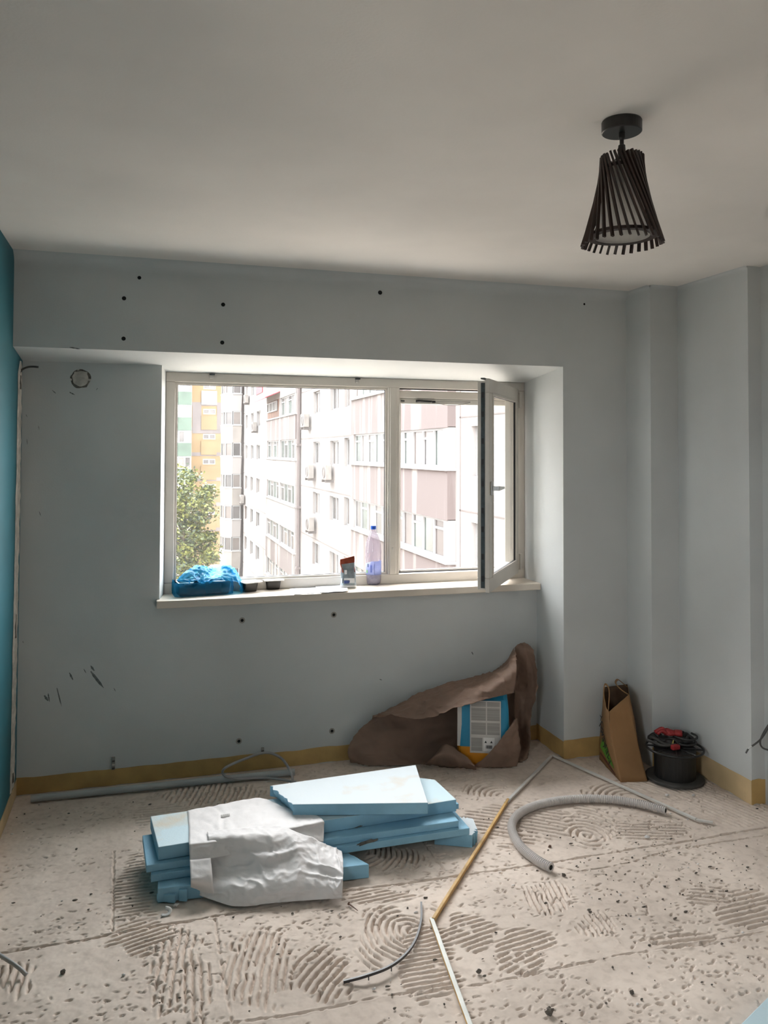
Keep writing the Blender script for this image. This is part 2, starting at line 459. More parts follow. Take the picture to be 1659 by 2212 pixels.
# ---- floor: screed slabs with joints, comb-trowel ridges and grit as one relief mesh
def build_floor():
    gx0, gx1, gy0, gy1 = XL, XR, 1.86, YB
    st = .0036
    nx, ny = int((gx1 - gx0) / st) + 1, int((gy1 - gy0) / st) + 1
    xs = np.linspace(gx0, gx1, nx); ys = np.linspace(gy0, gy1, ny)
    Xg, Yg = np.meshgrid(xs, ys)
    H = np.zeros_like(Xg)
    rng = np.random.default_rng(11)

    def smooth_noise(cell, seed):
        r = np.random.default_rng(seed)
        gw, gh = int((gx1 - gx0) / cell) + 3, int((gy1 - gy0) / cell) + 3
        g = r.random((gh, gw))
        fx = (Xg - gx0) / cell; fy = (Yg - gy0) / cell
        ix = fx.astype(int); iy = fy.astype(int)
        tx = fx - ix; ty = fy - iy
        tx = tx * tx * (3 - 2 * tx); ty = ty * ty * (3 - 2 * ty)
        return (g[iy, ix] * (1 - tx) + g[iy, ix + 1] * tx) * (1 - ty) + (g[iy + 1, ix] * (1 - tx) + g[iy + 1, ix + 1] * tx) * ty
    n1, n2, n3, n4 = smooth_noise(.3, 1), smooth_noise(.05, 2), smooth_noise(.016, 3), smooth_noise(.0065, 4)
    H += (n1 - .5) * .006 + (n2 - .5) * .0022 + (n3 - .5) * .0011 + (n4 - .5) * .0006

    def wp(p): q = W(p[0], p[1], z=0); return np.array((q.x, q.y))

    # trowel patches: (pixel centre, pixel radii, kind, reference) ; 'L' straight (direction pixel), 'A' arcs (arc centre pixel)
    patches = [((292, 1915), (48, 88), 'L', (1, -.16), .0145), ((322, 2030), (95, 44), 'L', (1, -.33), .015), ((385, 2090), (62, 95), 'L', (-.16, 1), .016),
               ((425, 2130), (40, 80), 'L', (.02, 1), .016), ((560, 2085), (82, 90), 'A', (1300, 2160), .0155), ((700, 2095), (62, 62), 'A', (1000, 2260), .0155),
               ((862, 2020), (100, 75), 'A', (884, 2012), .0145), ((930, 2030), (75, 48), 'L', (1, -.26), .0145), ((905, 2095), (50, 62), 'L', (1, -.2), .0145),
               ((1110, 1778), (105, 46), 'L', (1, .13), .0165), ((1195, 1775), (70, 40), 'L', (1, .16), .0165), ((1278, 1775), (62, 44), 'A', (1270, 1805), .0135), ((1405, 1793), (75, 24), 'L', (1, .03), .014),
               ((460, 1715), (110, 28), 'L', (-.5, 1), .013), ((345, 1760), (60, 30), 'L', (1, -.1), .014), ((1050, 1703), (52, 20), 'A', (1090, 1722), .013),
               ((1575, 1740), (110, 48), 'L', (1, .42), .0135), ((1610, 1962), (75, 42), 'L', (1, -.22), .017), ((1535, 1935), (50, 26), 'L', (1, .1), .016),
               ((845, 1850), (70, 28), 'A', (760, 1830), .014), ((820, 1935), (70, 16), 'L', (1, -.2), .014), ((1130, 2030), (62, 42), 'L', (1, -.3), .016),
               ((1480, 2030), (85, 18), 'L', (1, -.12), .018), ((1290, 2000), (60, 30), 'L', (.8, 1), .013), ((1180, 1930), (45, 40), 'L', (.5, 1), .013),
               ((30, 2110), (45, 50), 'L', (-.3, 1), .016), ((1130, 2080), (50, 28), 'L', (1, -.5), .015), ((1010, 2010), (60, 50), 'L', (1, -.3), .0155),
               ((960, 2125), (50, 30), 'L', (1, -.22), .014), ((1480, 1700), (60, 26), 'L', (1, .4), .013), ((1350, 1700), (90, 18), 'A', (1380, 1735), .013)]
    TR = np.zeros_like(Xg)
    for c, rad, kind, ref, sp in patches:
        sp *= 1.5 if c[1] > 1830 else 1.9
        cw = wp(c)
        ex = wp((c[0] + rad[0], c[1])) - cw
        ey = wp((c[0], c[1] + rad[1])) - cw
        A = np.linalg.inv(np.array([ex, ey]).T)
        dx, dy = Xg - cw[0], Yg - cw[1]
        u = A[0, 0] * dx + A[0, 1] * dy; v = A[1, 0] * dx + A[1, 1] * dy
        rr = np.sqrt(u * u + v * v) + (n2 - .5) * .75
        mask = np.clip((1.0 - rr) * 6, 0, 1)
        if kind == 'L':
            d = wp((c[0] + ref[0] * 40, c[1] + ref[1] * 40)) - cw
            d /= np.linalg.norm(d)
            s = -d[1] * Xg + d[0] * Yg
        else:
            a = wp(ref)
            s = np.sqrt((Xg - a[0]) ** 2 + ((Yg - a[1]) * .8) ** 2)
        s = s + (n2 - .5) * .009 + (n3 - .5) * .003
        ph = np.abs(((s / sp) % 1.0) - .5) * 2
        ridge = np.clip((.40 - ph) * 4.5, 0, 1)
        gaps = np.clip((n3 + n2 * .9 - .42) * 5, 0, 1)
        TR = TR * (1 - mask) + mask * (.0018 - ridge * gaps * .0155 + np.clip((ph - .55) * 3, 0, 1) * .0016)
    H += TR
    # joints between slabs: grooves with a raised lip
    joints = [([(0, 2057), (180, 2030), (240, 2018), (500, 1972), (740, 1925), (905, 1905), (1190, 1862), (1560, 1803), (1659, 1788)], .0045, .007),
              ([(480, 2212), (640, 2190), (830, 2150), (1000, 2130), (1100, 2112), (1330, 2065), (1520, 2035), (1659, 2010)], .003, .0045),
              ([(246, 1838), (245, 1930), (243, 2012)], .003, .005), ([(465, 1985), (478, 2080), (502, 2212)], .003, .004), ([(905, 1800), (930, 1840), (962, 1882)], .0025, .004),
              ([(1190, 1868), (1250, 1882), (1350, 1866), (1450, 1835), (1580, 1815), (1659, 1805)], .003, .005),
              ([(1270, 1985), (1400, 1975), (1395, 1950)], .002, .003), ([(1150, 1700), (1250, 1668), (1400, 1700)], .002, .003)]
    for pts, wd, dp in joints:
        P = [wp(p) for p in pts]
        best = np.full_like(Xg, 9.)
        for a, b in zip(P[:-1], P[1:]):
            x0, x1 = min(a[0], b[0]) - .03, max(a[0], b[0]) + .03
            y0, y1 = min(a[1], b[1]) - .03, max(a[1], b[1]) + .03
            i0, i1 = np.searchsorted(xs, x0), np.searchsorted(xs, x1)
            j0, j1 = np.searchsorted(ys, y0), np.searchsorted(ys, y1)
            if i1 <= i0 or j1 <= j0: continue
            X, Y = Xg[j0:j1, i0:i1], Yg[j0:j1, i0:i1]
            d = b - a
            t = np.clip(((X - a[0]) * d[0] + (Y - a[1]) * d[1]) / (d @ d), 0, 1)
            dd = np.hypot(X - a[0] - t * d[0], Y - a[1] - t * d[1]) + (n3[j0:j1, i0:i1] - .5) * .008
            best[j0:j1, i0:i1] = np.minimum(best[j0:j1, i0:i1], dd)
        H -= np.clip((1 - np.abs(best) / (wd * 1.15)) * 1.8, 0, 1) * dp * 1.9
        H += np.clip(1 - np.abs(best - wd * 2.2) / (wd * 1.4), 0, 1) * .0016 * (n2 > .45)
    # gritty strokes and crumbs stuck in the screed
    dens = smooth_noise(.22, 9)
    k = 0
    while k < 5200:
        x = rng.uniform(gx0 + .02, gx1 - .02); y = rng.uniform(gy0 + .02, gy1 - .02)
        i, j = int((x - gx0) / st), int((y - gy0) / st)
        if rng.random() > max(.05, (dens[j, i] - .3) * 2.2): continue
        k += 1
        L = rng.uniform(.003, .013); w_ = rng.uniform(.0022, .0038); h = rng.uniform(.002, .005) * (1 if rng.random() < .28 else -2.6)
        an = rng.normal(.05, .5)
        R_ = 5
        j0, j1, i0, i1 = max(0, j - R_), min(ny, j + R_ + 1), max(0, i - R_), min(nx, i + R_ + 1)
        X, Y = Xg[j0:j1, i0:i1] - x, Yg[j0:j1, i0:i1] - y
        u = X * math.cos(an) + Y * math.sin(an); v = -X * math.sin(an) + Y * math.cos(an)
        H[j0:j1, i0:i1] += h * np.clip(1.3 - np.sqrt((u / L) ** 2 + (v / w_) ** 2), 0, 1)
    # ease the relief out at the walls
    edge = np.minimum.reduce([Xg - gx0, gx1 - Xg, gy1 - Yg, (Yg - gy0) + .05])
    H *= np.clip(edge / .02, 0.2, 1)
    co = np.stack([Xg, Yg, H - .002], -1).reshape(-1, 3)
    idx = np.arange(nx * ny).reshape(ny, nx)
    q = np.stack([idx[:-1, :-1], idx[:-1, 1:], idx[1:, 1:], idx[1:, :-1]], -1).reshape(-1, 4)
    # plain remainder of the slab behind the camera, and its underside
    base = len(co)
    ex = np.array([(gx0 - .2, YREAR - .2, -.002), (gx1 + .2, YREAR - .2, -.002), (gx1 + .2, gy0, -.002), (gx0 - .2, gy0, -.002)])
    co = np.vstack([co, ex])
    q = np.vstack([q, [[base, base + 1, base + 2, base + 3]]])
    me = bpy.data.meshes.new('floor')
    me.vertices.add(len(co)); me.vertices.foreach_set('co', co.ravel())
    me.loops.add(q.size); me.loops.foreach_set('vertex_index', q.ravel())
    me.polygons.add(len(q)); me.polygons.foreach_set('loop_start', np.arange(0, q.size, 4)); me.polygons.foreach_set('loop_total', np.full(len(q), 4))
    me.update(calc_edges=True)
    m, nt, b = new_mat('cement_screed')
    tc = N(nt, 'ShaderNodeTexCoord')
    a = N(nt, 'ShaderNodeTexNoise'); a.inputs['Scale'].default_value = 2.6; a.inputs['Detail'].default_value = 8
    c = N(nt, 'ShaderNodeTexNoise'); c.inputs['Scale'].default_value = 30; c.inputs['Detail'].default_value = 6
    nt.links.new(tc.outputs['Object'], a.inputs['Vector']); nt.links.new(tc.outputs['Object'], c.inputs['Vector'])
    r1 = N(nt, 'ShaderNodeValToRGB')
    r1.color_ramp.elements[0].color = (.565, .475, .405, 1); r1.color_ramp.elements[0].position = .32
    r1.color_ramp.elements[1].color = (.76, .648, .56, 1); r1.color_ramp.elements[1].position = .66
    r2 = N(nt, 'ShaderNodeValToRGB')
    r2.color_ramp.elements[0].color = (.72, .69, .67, 1); r2.color_ramp.elements[0].position = .33
    r2.color_ramp.elements[1].color = (1, 1, 1, 1); r2.color_ramp.elements[1].position = .52
    mx = N(nt, 'ShaderNodeMix', data_type='RGBA', blend_type='MULTIPLY'); mx.inputs[0].default_value = .45
    nt.links.new(a.outputs[0], r1.inputs[0]); nt.links.new(c.outputs[0], r2.inputs[0])
    nt.links.new(r1.outputs[0], mx.inputs[6]); nt.links.new(r2.outputs[0], mx.inputs[7])
    nt.links.new(mx.outputs[2], b.inputs['Base Color'])
    b.inputs['Roughness'].default_value = .9
    bp = N(nt, 'ShaderNodeBump'); bp.inputs['Strength'].default_value = .35; bp.inputs['Distance'].default_value = .002
    nt.links.new(c.outputs[0], bp.inputs['Height']); nt.links.new(bp.outputs[0], b.inputs['Normal'])
    me.materials.append(m)
    o = bpy.data.objects.new('floor', me)
    COL.objects.link(o)
    tag(o, 'bare grey cement floor with trowel ridges, slab joints and grit', 'floor', kind='structure')


build_floor()
mb = MB().box((XL - .3, YREAR - .3, -.30), (XR + .3, YB + .37, -.050))
tag(mb.build('floor_slab', M['plaster']), 'concrete slab under the cement floor', 'slab', kind='structure')

# ceiling with a soft cove along the beam
mb = MB().box((XL - .3, YREAR - .3, ZC), (XR + .3, YB + .37, ZC + .25))
ceil = struct(mb, 'ceiling', M['ceiling'], 'off-white painted ceiling with faint roller stains', 'ceiling')
cove = MB()
def cove_strip(a, b, n1, r):
    vs = []
    a, b, n1 = Vector(a), Vector(b), Vector(n1)
    for k in range(9):
        t = math.pi / 2 * k / 8
        o = n1 * (r - r * math.sin(t)) + Vector((0, 0, -(r - r * math.cos(t))))
        vs += [a + o, b + o]
    cove.add(vs, [(2 * k, 2 * k + 1, 2 * k + 3, 2 * k + 2) for k in range(8)])
cove_strip((XL, YA, ZC), (CASX, YA, ZC), (0, -1, 0), .055)
cove_strip((CASX - .0, CASY, ZC), (PILX, CASY, ZC), (0, -1, 0), .02)
cove_strip((PILX, PILY, ZC), (PILX, CASY, ZC), (-1, 0, 0), .016)
cove_strip((CASX, CASY, ZC), (CASX, YA, ZC), (-1, 0, 0), .02)
cove.build('cove', M['wall'], ceil, smooth=True)

# window wall, recessed below the beam
mb = MB()
mb.box((XL - .3, YB, -.05), (.087, YB + .37, 2.10))
mb.prism([(.087, YB, .84), (.110, YF, .84), (.110, YB + .37, .84), (.087, YB + .37, .84)][::1], [(.087, YB, 2.06), (.110, YF, 2.06), (.110, YB + .37, 2.06), (.087, YB + .37, 2.06)])
mb.box((.087, YB, -.05), (XREV + .1, YB + .37, .842))
wall_back = struct(mb, 'wall_back', M['wall'], 'pale blue-white wall below and left of the window, scuffed', 'wall')
# beam over the window and the pier to its right: one boxed surround
mb = MB()
prof = [(YA, 2.052), (YB, 2.021), (YF, 2.004), (YB + .37, 2.004), (YB + .37, ZC), (YA, ZC)]
n = len(prof)
mb.prism([(XL - .3, y, z) for y, z in prof], [(XREV, y, z) for y, z in prof])
mb.box((XREV, YA, -.05), (XR + .3, YB + .37, ZC))
trim1 = struct(mb, 'trim_1', M['wall'], 'grey-white boxed beam over the window with the pier beside it', 'beam')
mb = MB().box((CASX, CASY, -.05), (XR + .3, YA + .02, ZC))
struct(mb, 'trim_2', M['wall'], 'narrow white pipe casing in the far right corner', 'casing')
mb = MB().box((PILX, PILY, -.05), (XR + .3, CASY + .02, ZC))
pillar = struct(mb, 'trim_3', M['wall'], 'white pillar projecting from the right wall', 'pillar')
LY0, LY1, LZ0, LZ1 = .42, 1.25, .90, 2.02          # unseen opening added for daylight, beside the viewer
mb = MB().box((XL - .3, YREAR - .3, -.05), (XL, LY0, ZC)).box((XL - .3, LY1, -.05), (XL, YB + .02, ZC))
mb.box((XL - .3, LY0, -.05), (XL, LY1, LZ0)).box((XL - .3, LY0, LZ1), (XL, LY1, ZC))
wall_left = struct(mb, 'wall_left', M['teal'], 'teal painted side wall at the left edge', 'wall')
mb = MB().box((XR, YREAR - .3, -.05), (XR + .3, PILY + .05, ZC))
wall_right = struct(mb, 'wall_right', M['wall'], 'white side wall at the right edge', 'wall')
mb = MB().box((XL - .3, YREAR - .3, -.05), (XR + .3, YREAR, ZC))
struct(mb, 'wall_rear', M['wall'], 'white rear wall behind the viewer', 'wall')


# old paint band where the skirting used to be
def band(name, a, b, nrm, h, mat, label, seed=0, n=70, rag=.006):
    a, b, nrm = Vector(a), Vector(b), Vector(nrm)
    mb = MB()
    vs = []
    for i in range(n + 1):
        p = a.lerp(b, i / n)
        top = h + noise.noise(Vector((i * .25 + seed * 9, seed, .3))) * rag + noise.noise(Vector((i * .9, seed * 3, .7))) * rag * .4
        bot = max(.0, noise.noise(Vector((i * .3 + 40, seed, .1))) * .012)
        for z, e in ((bot, 0), (top, 0), (top, .0025), (bot, .0025)):
            vs.append(p + nrm * e + Vector((0, 0, z)))
    fs = []
    for i in range(n):
        for k in range(4):
            fs.append((i * 4 + k, i * 4 + (k + 1) % 4, i * 4 + 4 + (k + 1) % 4, i * 4 + 4 + k))
    fs += [(0, 1, 2, 3), tuple(n * 4 + k for k in (3, 2, 1, 0))]
    mb.add(vs, fs)
    return struct(mb, name, mat, label, 'skirting')


bb = band('baseboard_back', (XL, YB, 0), (XREV, YB, 0), (0, -1, 0), .079, M['ochre'], 'ragged ochre paint band along the foot of the window wall', 1)
band('baseboard_reveal', (XREV, YA, 0), (XREV, YB, 0), (-1, 0, 0), .09, M['ochre'], 'ochre paint band on the pier side next to the brown paper', 2, 12, .003)
band('baseboard_pier', (XREV, YA, 0), (CASX, YA, 0), (0, -1, 0), .098, M['ochre'], 'ochre paint band on the pier behind the kraft bag', 3, 20, .004)
band('baseboard_casing', (CASX, CASY, 0), (PILX, CASY, 0), (0, -1, 0), .10, M['ochre'], 'ochre paint band behind the cable spool', 4, 8, .003)
band('baseboard_right', (PILX, PILY, 0), (PILX, CASY, 0), (-1, 0, 0), .108, M['ochre_light'], 'pale ochre paint band along the pillar side by the spool', 5, 20, .002)
band('baseboard_pillar', (PILX, PILY, 0), (XR, PILY, 0), (0, -1, 0), .112, M['ochre'], 'ochre paint band on the pillar front at the right edge', 6, 6, .006)
band('baseboard_left', (XL, 2.2, 0), (XL, YB, 0), (1, 0, 0), .075, M['ochre_light'], 'pale beige band at the foot of the teal wall', 7, 40, .003)


# drill holes, plugs and scuffs
def hole(px, py, plane, parent, r=.0065, plug=False, name='drill_hole'):
    p = W(px, py, **plane)
    nrm = Vector((0, -1, 0)) if 'y' in plane else Vector((-1, 0, 0))
    rot = Vector((0, 0, 1)).rotation_difference(nrm).to_matrix().to_4x4()
    M4 = Matrix.Translation(p) @ rot
    mb = MB()
    seg = 12
    if plug:
        mb.lathe([(r * 1.9, -.001), (r * 1.9, .0012), (r, .0022), (r, .0006), (0.0001, .0006)], seg=seg, cap=False, mat=M4)
        mb.m = [0] * (3 * seg) + [1] * seg
    else:
        mb.lathe([(r * 1.35, -.001), (r * 1.2, .0008), (r, .0011), (r * .8, .0004), (0.0001, .0004)], seg=seg, cap=False, mat=M4)
        mb.m = [0] * (1 * seg) + [1] * (3 * seg)
    mb.build(name, [M['plug'] if plug else M['wall'], M['hole']], parent, fix=True)


for px, py, r in ((301, 600, .007), (268, 644.5, .008), (482, 658, .008), (267, 731.5, .008), (480, 740, .008), (821, 632, .009), (1262, 657, .005)):
    hole(px, py, dict(y=YA), trim1, r)
for px, py in ((523, 1340), (721, 1328), (516, 1601), (717, 1579)):
    hole(px, py, dict(y=YB), wall_back, .008, True, 'wall_plug')
for px, py in ((119, 1684), (387, 1656), (627, 1629), (1238, 1606)):
    hole(px, py, dict(y=YB if px < 1200 else YA), wall_back if px < 1200 else trim1, .005)


def blotch(pts, plane, parent, mat, name='scuff_mark', h=.0006):
    nrm = Vector((0, -1, 0)) if 'y' in plane else Vector((1, 0, 0))
    P = [W(*p, **plane) for p in pts]
    MB().prism([p + nrm * -.001 for p in P], [p + nrm * h for p in P]).build(name, mat, parent)


def streak(px, py, dx, dy, w, seed, plane=None, parent=None, mat=None):
    n = 9
    L, Rr = [], []
    ln = math.hypot(dx, dy); nx_, ny_ = -dy / ln, dx / ln
    for i in range(n):
        t = i / (n - 1)
        ww = w * (math.sin(math.pi * min(1, t * .9 + .08)) ** .7) * (.7 + .6 * noise.noise(Vector((seed, i * .8, 0))))
        L.append((px + dx * t + nx_ * ww, py + dy * t + ny_ * ww)); Rr.append((px + dx * t - nx_ * ww * .8, py + dy * t - ny_ * ww * .8))
    blotch(L + Rr[::-1], plane or dict(y=YB), parent or wall_back, mat or M['scuff'])


for a in ((150, 1453, 8, 16, 3, 1), (181, 1445, 5, 9, 1.4, 2), (196, 1438, 8, 11, 3.5, 3), (196, 1450, 28, 36, 5, 4), (246, 1486, 4, 8, 1.2, 5), (123, 1486, 10, 40, 2.2, 6), (96, 1502, 8, 12, 4, 7), (104, 1498, 3, 18, 2.4, 8),
          (49, 1385, 2, 4, 1.2, 9), (56, 895, 3, 6, 1, 10), (83, 920, 2, 9, .8, 11), (58, 948, 1, 12, 1, 12), (85, 1105, 3, 10, 1, 13), (113, 843, 8, 7, 1.6, 14), (150, 847, 12, 6, 2, 15), (211, 838, -3, 5, 1, 16), (1019, 1408, 3, 6, 2, 17), (820, 1467, 5, 2, 1.6, 18)):
    streak(*a)
streak(150, 750, 24, 4, 2.2, 21, dict(y=YA), trim1)
# filled junction-box hole
bx = W(174, 818, y=YB)
mb = MB()
seg = 26
for k, (r, h, mi) in enumerate(((.047, -.002, 0), (.046, .001, 1), (.041, .0015, 1), (.037, .0005, 0), (.02, .0035, 0), (.0005, .002, 0))):
    for i in range(seg):
        a = 2 * math.pi * i / seg
        rr = r * (1 + .12 * noise.noise(Vector((math.cos(a) * 2, math.sin(a) * 2, k * .4))))
        mb.v.append((bx.x + rr * math.cos(a), bx.y - h - .0012 * noise.noise(Vector((i * 1.3, k, 0))), bx.z + rr * math.sin(a)))
for k in range(5):
    for i in range(seg):
        mb.f.append((k * seg + i, k * seg + (i + 1) % seg, (k + 1) * seg + (i + 1) % seg, (k + 1) * seg + i)); mb.m.append(1 if k in (1, 2) and noise.noise(Vector((i * .5, k, 3))) > -.25 else 0)
mb.build('junction_box_patch', [M['plaster'], M['mortar']], wall_back)

# cable chase hacked into the teal wall and roughly filled
mb = MB()
n = 90
cols = 7
for i in range(n + 1):
    t = i / n
    z = 2.01 + (0.085 - 2.01) * t
    yc = 4.045 - .035 * t - .015 * t * t + .010 * noise.noise(Vector((t * 9, 1, 0)))
    hw = .058 + .016 * noise.noise(Vector((t * 14, 5, 0))) + .012 * max(0, t - .75)
    if t < .04: hw *= t / .04 + .2
    for c in range(cols):
        s = c / (cols - 1) * 2 - 1
        j = noise.noise(Vector((t * 70, s * 3, 2))) * .004 if abs(s) == 1 else 0
        h = .0015 if abs(s) == 1 else (.006 - .010 * max(0, .5 - abs(s)) + .004 * noise.noise(Vector((t * 60, s * 4, 9))))
        mb.v.append((XL + h, yc + s * hw + j, z))
for i in range(n):
    for c in range(cols - 1):
        k = i * cols + c
        mid = c in (2, 3)
        mb.f.append((k, k + 1, k + cols + 1, k + cols)); mb.m.append(1 if mid and noise.noise(Vector((i * .23, 3.3, c * .1))) > .28 else 0)
tag(mb.build('plaster_chase', [M['plaster'], M['plaster_dark']], wall_left), 'pale ragged plaster filling of the cable chase')
mb = MB().tube(spline([W(39, 812, x=XL - .004), W(46, 800, y=4.06), W(58, 793.5, y=4.05), W(70, 792, y=4.045), W(83, 793, y=4.04)], 5), .0048, 8)
tag(mb.build('stub_cable', M['cable'], smooth=True), 'short black cable end sticking out of the teal wall near the beam', 'cable')

# ------------------------------------------------------------------ window
win = thing('window_1', (1.1, YF, .875), 'white plastic window with a fixed pane and an opened casement', 'window', kind='structure')
FL, FR, FB, FT = .110, XREV, .872, 2.004
fw = .05
mb = MB()
yo = YF + .07
mb.box((FL, YF, FT - fw), (FR, yo, FT)); mb.box((FL, YF, FB), (FR, yo, FB + .055))
mb.box((FL, YF, FB + .055), (FL + .048, yo, FT - fw)); mb.box((FR - .06, YF, FB + .055), (FR, yo, FT - fw))
frame = mb.build('frame', M['pvc'], win, bevel=.004)
mb = MB().box((1.296, YF - .001, FB + .055), (1.362, yo, FT - fw))
mb.box((1.305, YF - .008, FB + .055), (1.343, YF, FT - fw))
mb.build('mullion', M['pvc'], win, bevel=.003)


def bead(x0, x1, z0, z1, y, w, name, parent, mat, d=.016):
    mb = MB()
    mb.box((x0, y, z1 - w), (x1, y + d, z1)); mb.box((x0, y, z0), (x1, y + d, z0 + w))
    mb.box((x0, y, z0 + w), (x0 + w, y + d, z1 - w)); mb.box((x1 - w, y, z0 + w), (x1, y + d, z1 - w))
    return mb.build(name, mat, parent, bevel=.002 if w > .006 else 0)


gx0, gx1, gz0, gz1 = FL + .046, 1.298, FB + .053, FT - .048
bead(gx0, gx1, gz0, gz1, YF + .010, .014, 'glazing_bead', win, M['pvc'], .02)
bead(gx0 + .012, gx1 - .012, gz0 + .012, gz1 - .012, YF + .018, .0045, 'gasket', win, M['gasket'], .012)
MB().box((gx0 + .01, YF + .026, gz0 + .01), (gx1 - .01, YF + .030, gz1 - .01)).build('fixed_pane', M['glass'], win)
# insect-screen cassette and its cord in the open light
ox0, ox1, oz0, oz1 = 1.362, FR - .06, FB + .055, FT - fw
mb = MB().box((ox0 + .004, YF + .034, oz1 - .055), (ox1, YF + .085, oz1 - .012))
scr = mb.build('screen_cassette', M['pvc'], win, bevel=.006)
MB().box((ox0 + .02, YF + .045, oz1 - .085), (ox1, YF + .07, oz1 - .0555)).build('pull_bar', M['strip_grey'], scr, bevel=.003)
bead(ox0, ox1, oz0, oz1, YF + .034, .006, 'rebate_gasket', win, M['gasket'], .004)
mb = MB().box((ox0 + .004, YF + .05, oz0), (ox0 + .024, YF + .075, oz1 - .056)); mb.box((ox0 + .004, YF + .05, oz0), (ox1, YF + .075, oz0 + .012))
mb.build('screen_guide', M['pvc'], win, bevel=.002)
zc_ = oz1 - .071
mb = MB().tube(spline([(1.472, YF + .038, zc_ + .001), (1.49, YF + .038, zc_ + .003), (1.53, YF + .038, zc_ + .001), (1.566, YF + .038, zc_)], 4), .007, 8)
mb.build('screen_handle', M['gasket'], scr, smooth=True)
mb = MB().box((1.57, YF + .032, zc_ - .006), (1.585, YF + .044, zc_ + .005))
mb.build('cord_stop', M['gasket'], scr)
MB().box((1.382, YF + .034, zc_ - .002), (1.402, YF + .044, zc_ + .004)).build('cord_stop', M['gasket'], scr)
mb = MB().tube(spline([(1.585, YF + .038, zc_ - .003), (1.65, YF + .038, zc_ - .017), (1.72, YF + .038, zc_ - .017), (1.80, YF + .038, zc_ + .002)], 6), .0014, 5)
mb.tube([(1.585, YF + .038, zc_ + .002), (1.80, YF + .038, zc_ + .003)], .0012, 5)
mb.build('pull_cord', M['cable'], scr)
# opened casement
HX, HY = 2.075, 4.262
FX, FY = 1.640, 3.690
hv = Vector((FX - HX, FY - HY, 0)); SW = hv.length; hv.normalize()
nv_ = Vector((-hv.y, hv.x, 0))                      # towards the former outside
if nv_.dot(Vector((1, -1, 0))) > 0: nv_ = -nv_
SM = Matrix(((hv.x, nv_.x, 0, HX), (hv.y, nv_.y, 0, HY), (0, 0, 1, 0), (0, 0, 0, 1)))   # local x from hinge to free edge, y outward
sz0, sz1 = .908, 1.964


def frame_boxes(mb, x0, x1, y0, y1, z0, z1, w, mat, mi=0):
    mb.box((x0, y0, z0), (x1, y1, z0 + w), mi, mat); mb.box((x0, y0, z1 - w), (x1, y1, z1), mi, mat)
    mb.box((x0, y0, z0 + w), (x0 + w, y1, z1 - w), mi, mat); mb.box((x1 - w, y0, z0 + w), (x1, y1, z1 - w), mi, mat)


mb = MB()
frame_boxes(mb, 0, SW, 0, .020, sz0, sz1, .070, SM)
frame_boxes(mb, .012, SW - .012, .0202, .064, sz0 + .012, sz1 - .012, .058, SM)
sash = mb.build('sash', M['pvc'], win, bevel=.003)
mb = MB()
frame_boxes(mb, .066, SW - .066, -.004, .010, sz0 + .066, sz1 - .066, .016, SM)
mb.build('sash_bead', M['pvc'], sash, bevel=.003)
mb = MB(); frame_boxes(mb, .079, SW - .079, .001, .012, sz0 + .079, sz1 - .079, .005, SM)
mb.build('sash_gasket', M['gasket'], sash)
MB().box((.07, .016, sz0 + .07), (SW - .07, .020, sz1 - .07), 0, SM).build('sash_pane', M['glass_clear'], sash)
mb = MB().box((SW - .0125, .026, sz0 + .02), (SW - .0095, .046, sz1 - .02), 0, SM)
for k in range(9):
    zz = sz0 + .06 + k * .115 + RND.uniform(-.02, .02)
    mb.box((SW - .012, .030, zz), (SW - .007, .042, zz + .028), 1, SM)
mb.build('lock_rail', [M['hardware'], M['gasket']], sash)
zh = 1.42
mb = MB().box((SW - .048, -.011, zh - .035), (SW - .018, 0, zh + .035), 0, SM)
hd = mb.build('handle_plate', M['metal'], sash, bevel=.004)
mb = MB().box((SW - .043, -.034, zh - .011), (SW - .021, -.011, zh + .011), 0, SM)
mb.prism([SM @ Vector(p) for p in ((SW - .155, -.044, zh - .007), (SW - .02, -.046, zh - .012), (SW - .02, -.03, zh - .012), (SW - .155, -.034, zh - .007))],
         [SM @ Vector(p) for p in ((SW - .155, -.044, zh + .005), (SW - .02, -.046, zh + .012), (SW - .02, -.03, zh + .012), (SW - .155, -.034, zh + .005))])
mb.build('handle_lever', M['metal'], sash, bevel=.003)
for zz in (sz0 + .02, sz1 - .11):
    MB().lathe([(.009, 0), (.009, .09)], (HX + .008, HY - .008, zz), 12).build('hinge', M['pvc'], win)
mb = MB().box((SW - .02, .03, sz1), (SW - .16, .05, sz1 + .006), 0, SM)
mb.build('stay_arm', M['hardware'], sash)
# caps and screw heads on the frame
mb = MB()
for px, py in ((359, 1034),):
    p = W(px, py, y=YF); mb.lathe([(.006, 0), (.005, .003)], seg=10, mat=Matrix.Translation(p) @ Matrix.Rotation(math.radians(90), 4, 'X'))
mb.build('screw_cap', M['strip_grey'], frame)
mb = MB(); p = W(848, 1185, y=YF - .008); mb.lathe([(.006, 0), (.005, .003)], seg=10, mat=Matrix.Translation(p) @ Matrix.Rotation(math.radians(90), 4, 'X'))
mb.build('screw_cap', M['strip_grey'], frame)
# sill board
mb = MB().box((.072, 4.083, .838), (XREV, YF + .02, .8745))
struct(mb, 'window_sill', M['sill'], 'cream window sill board under the window', 'sill', bevel=.004)
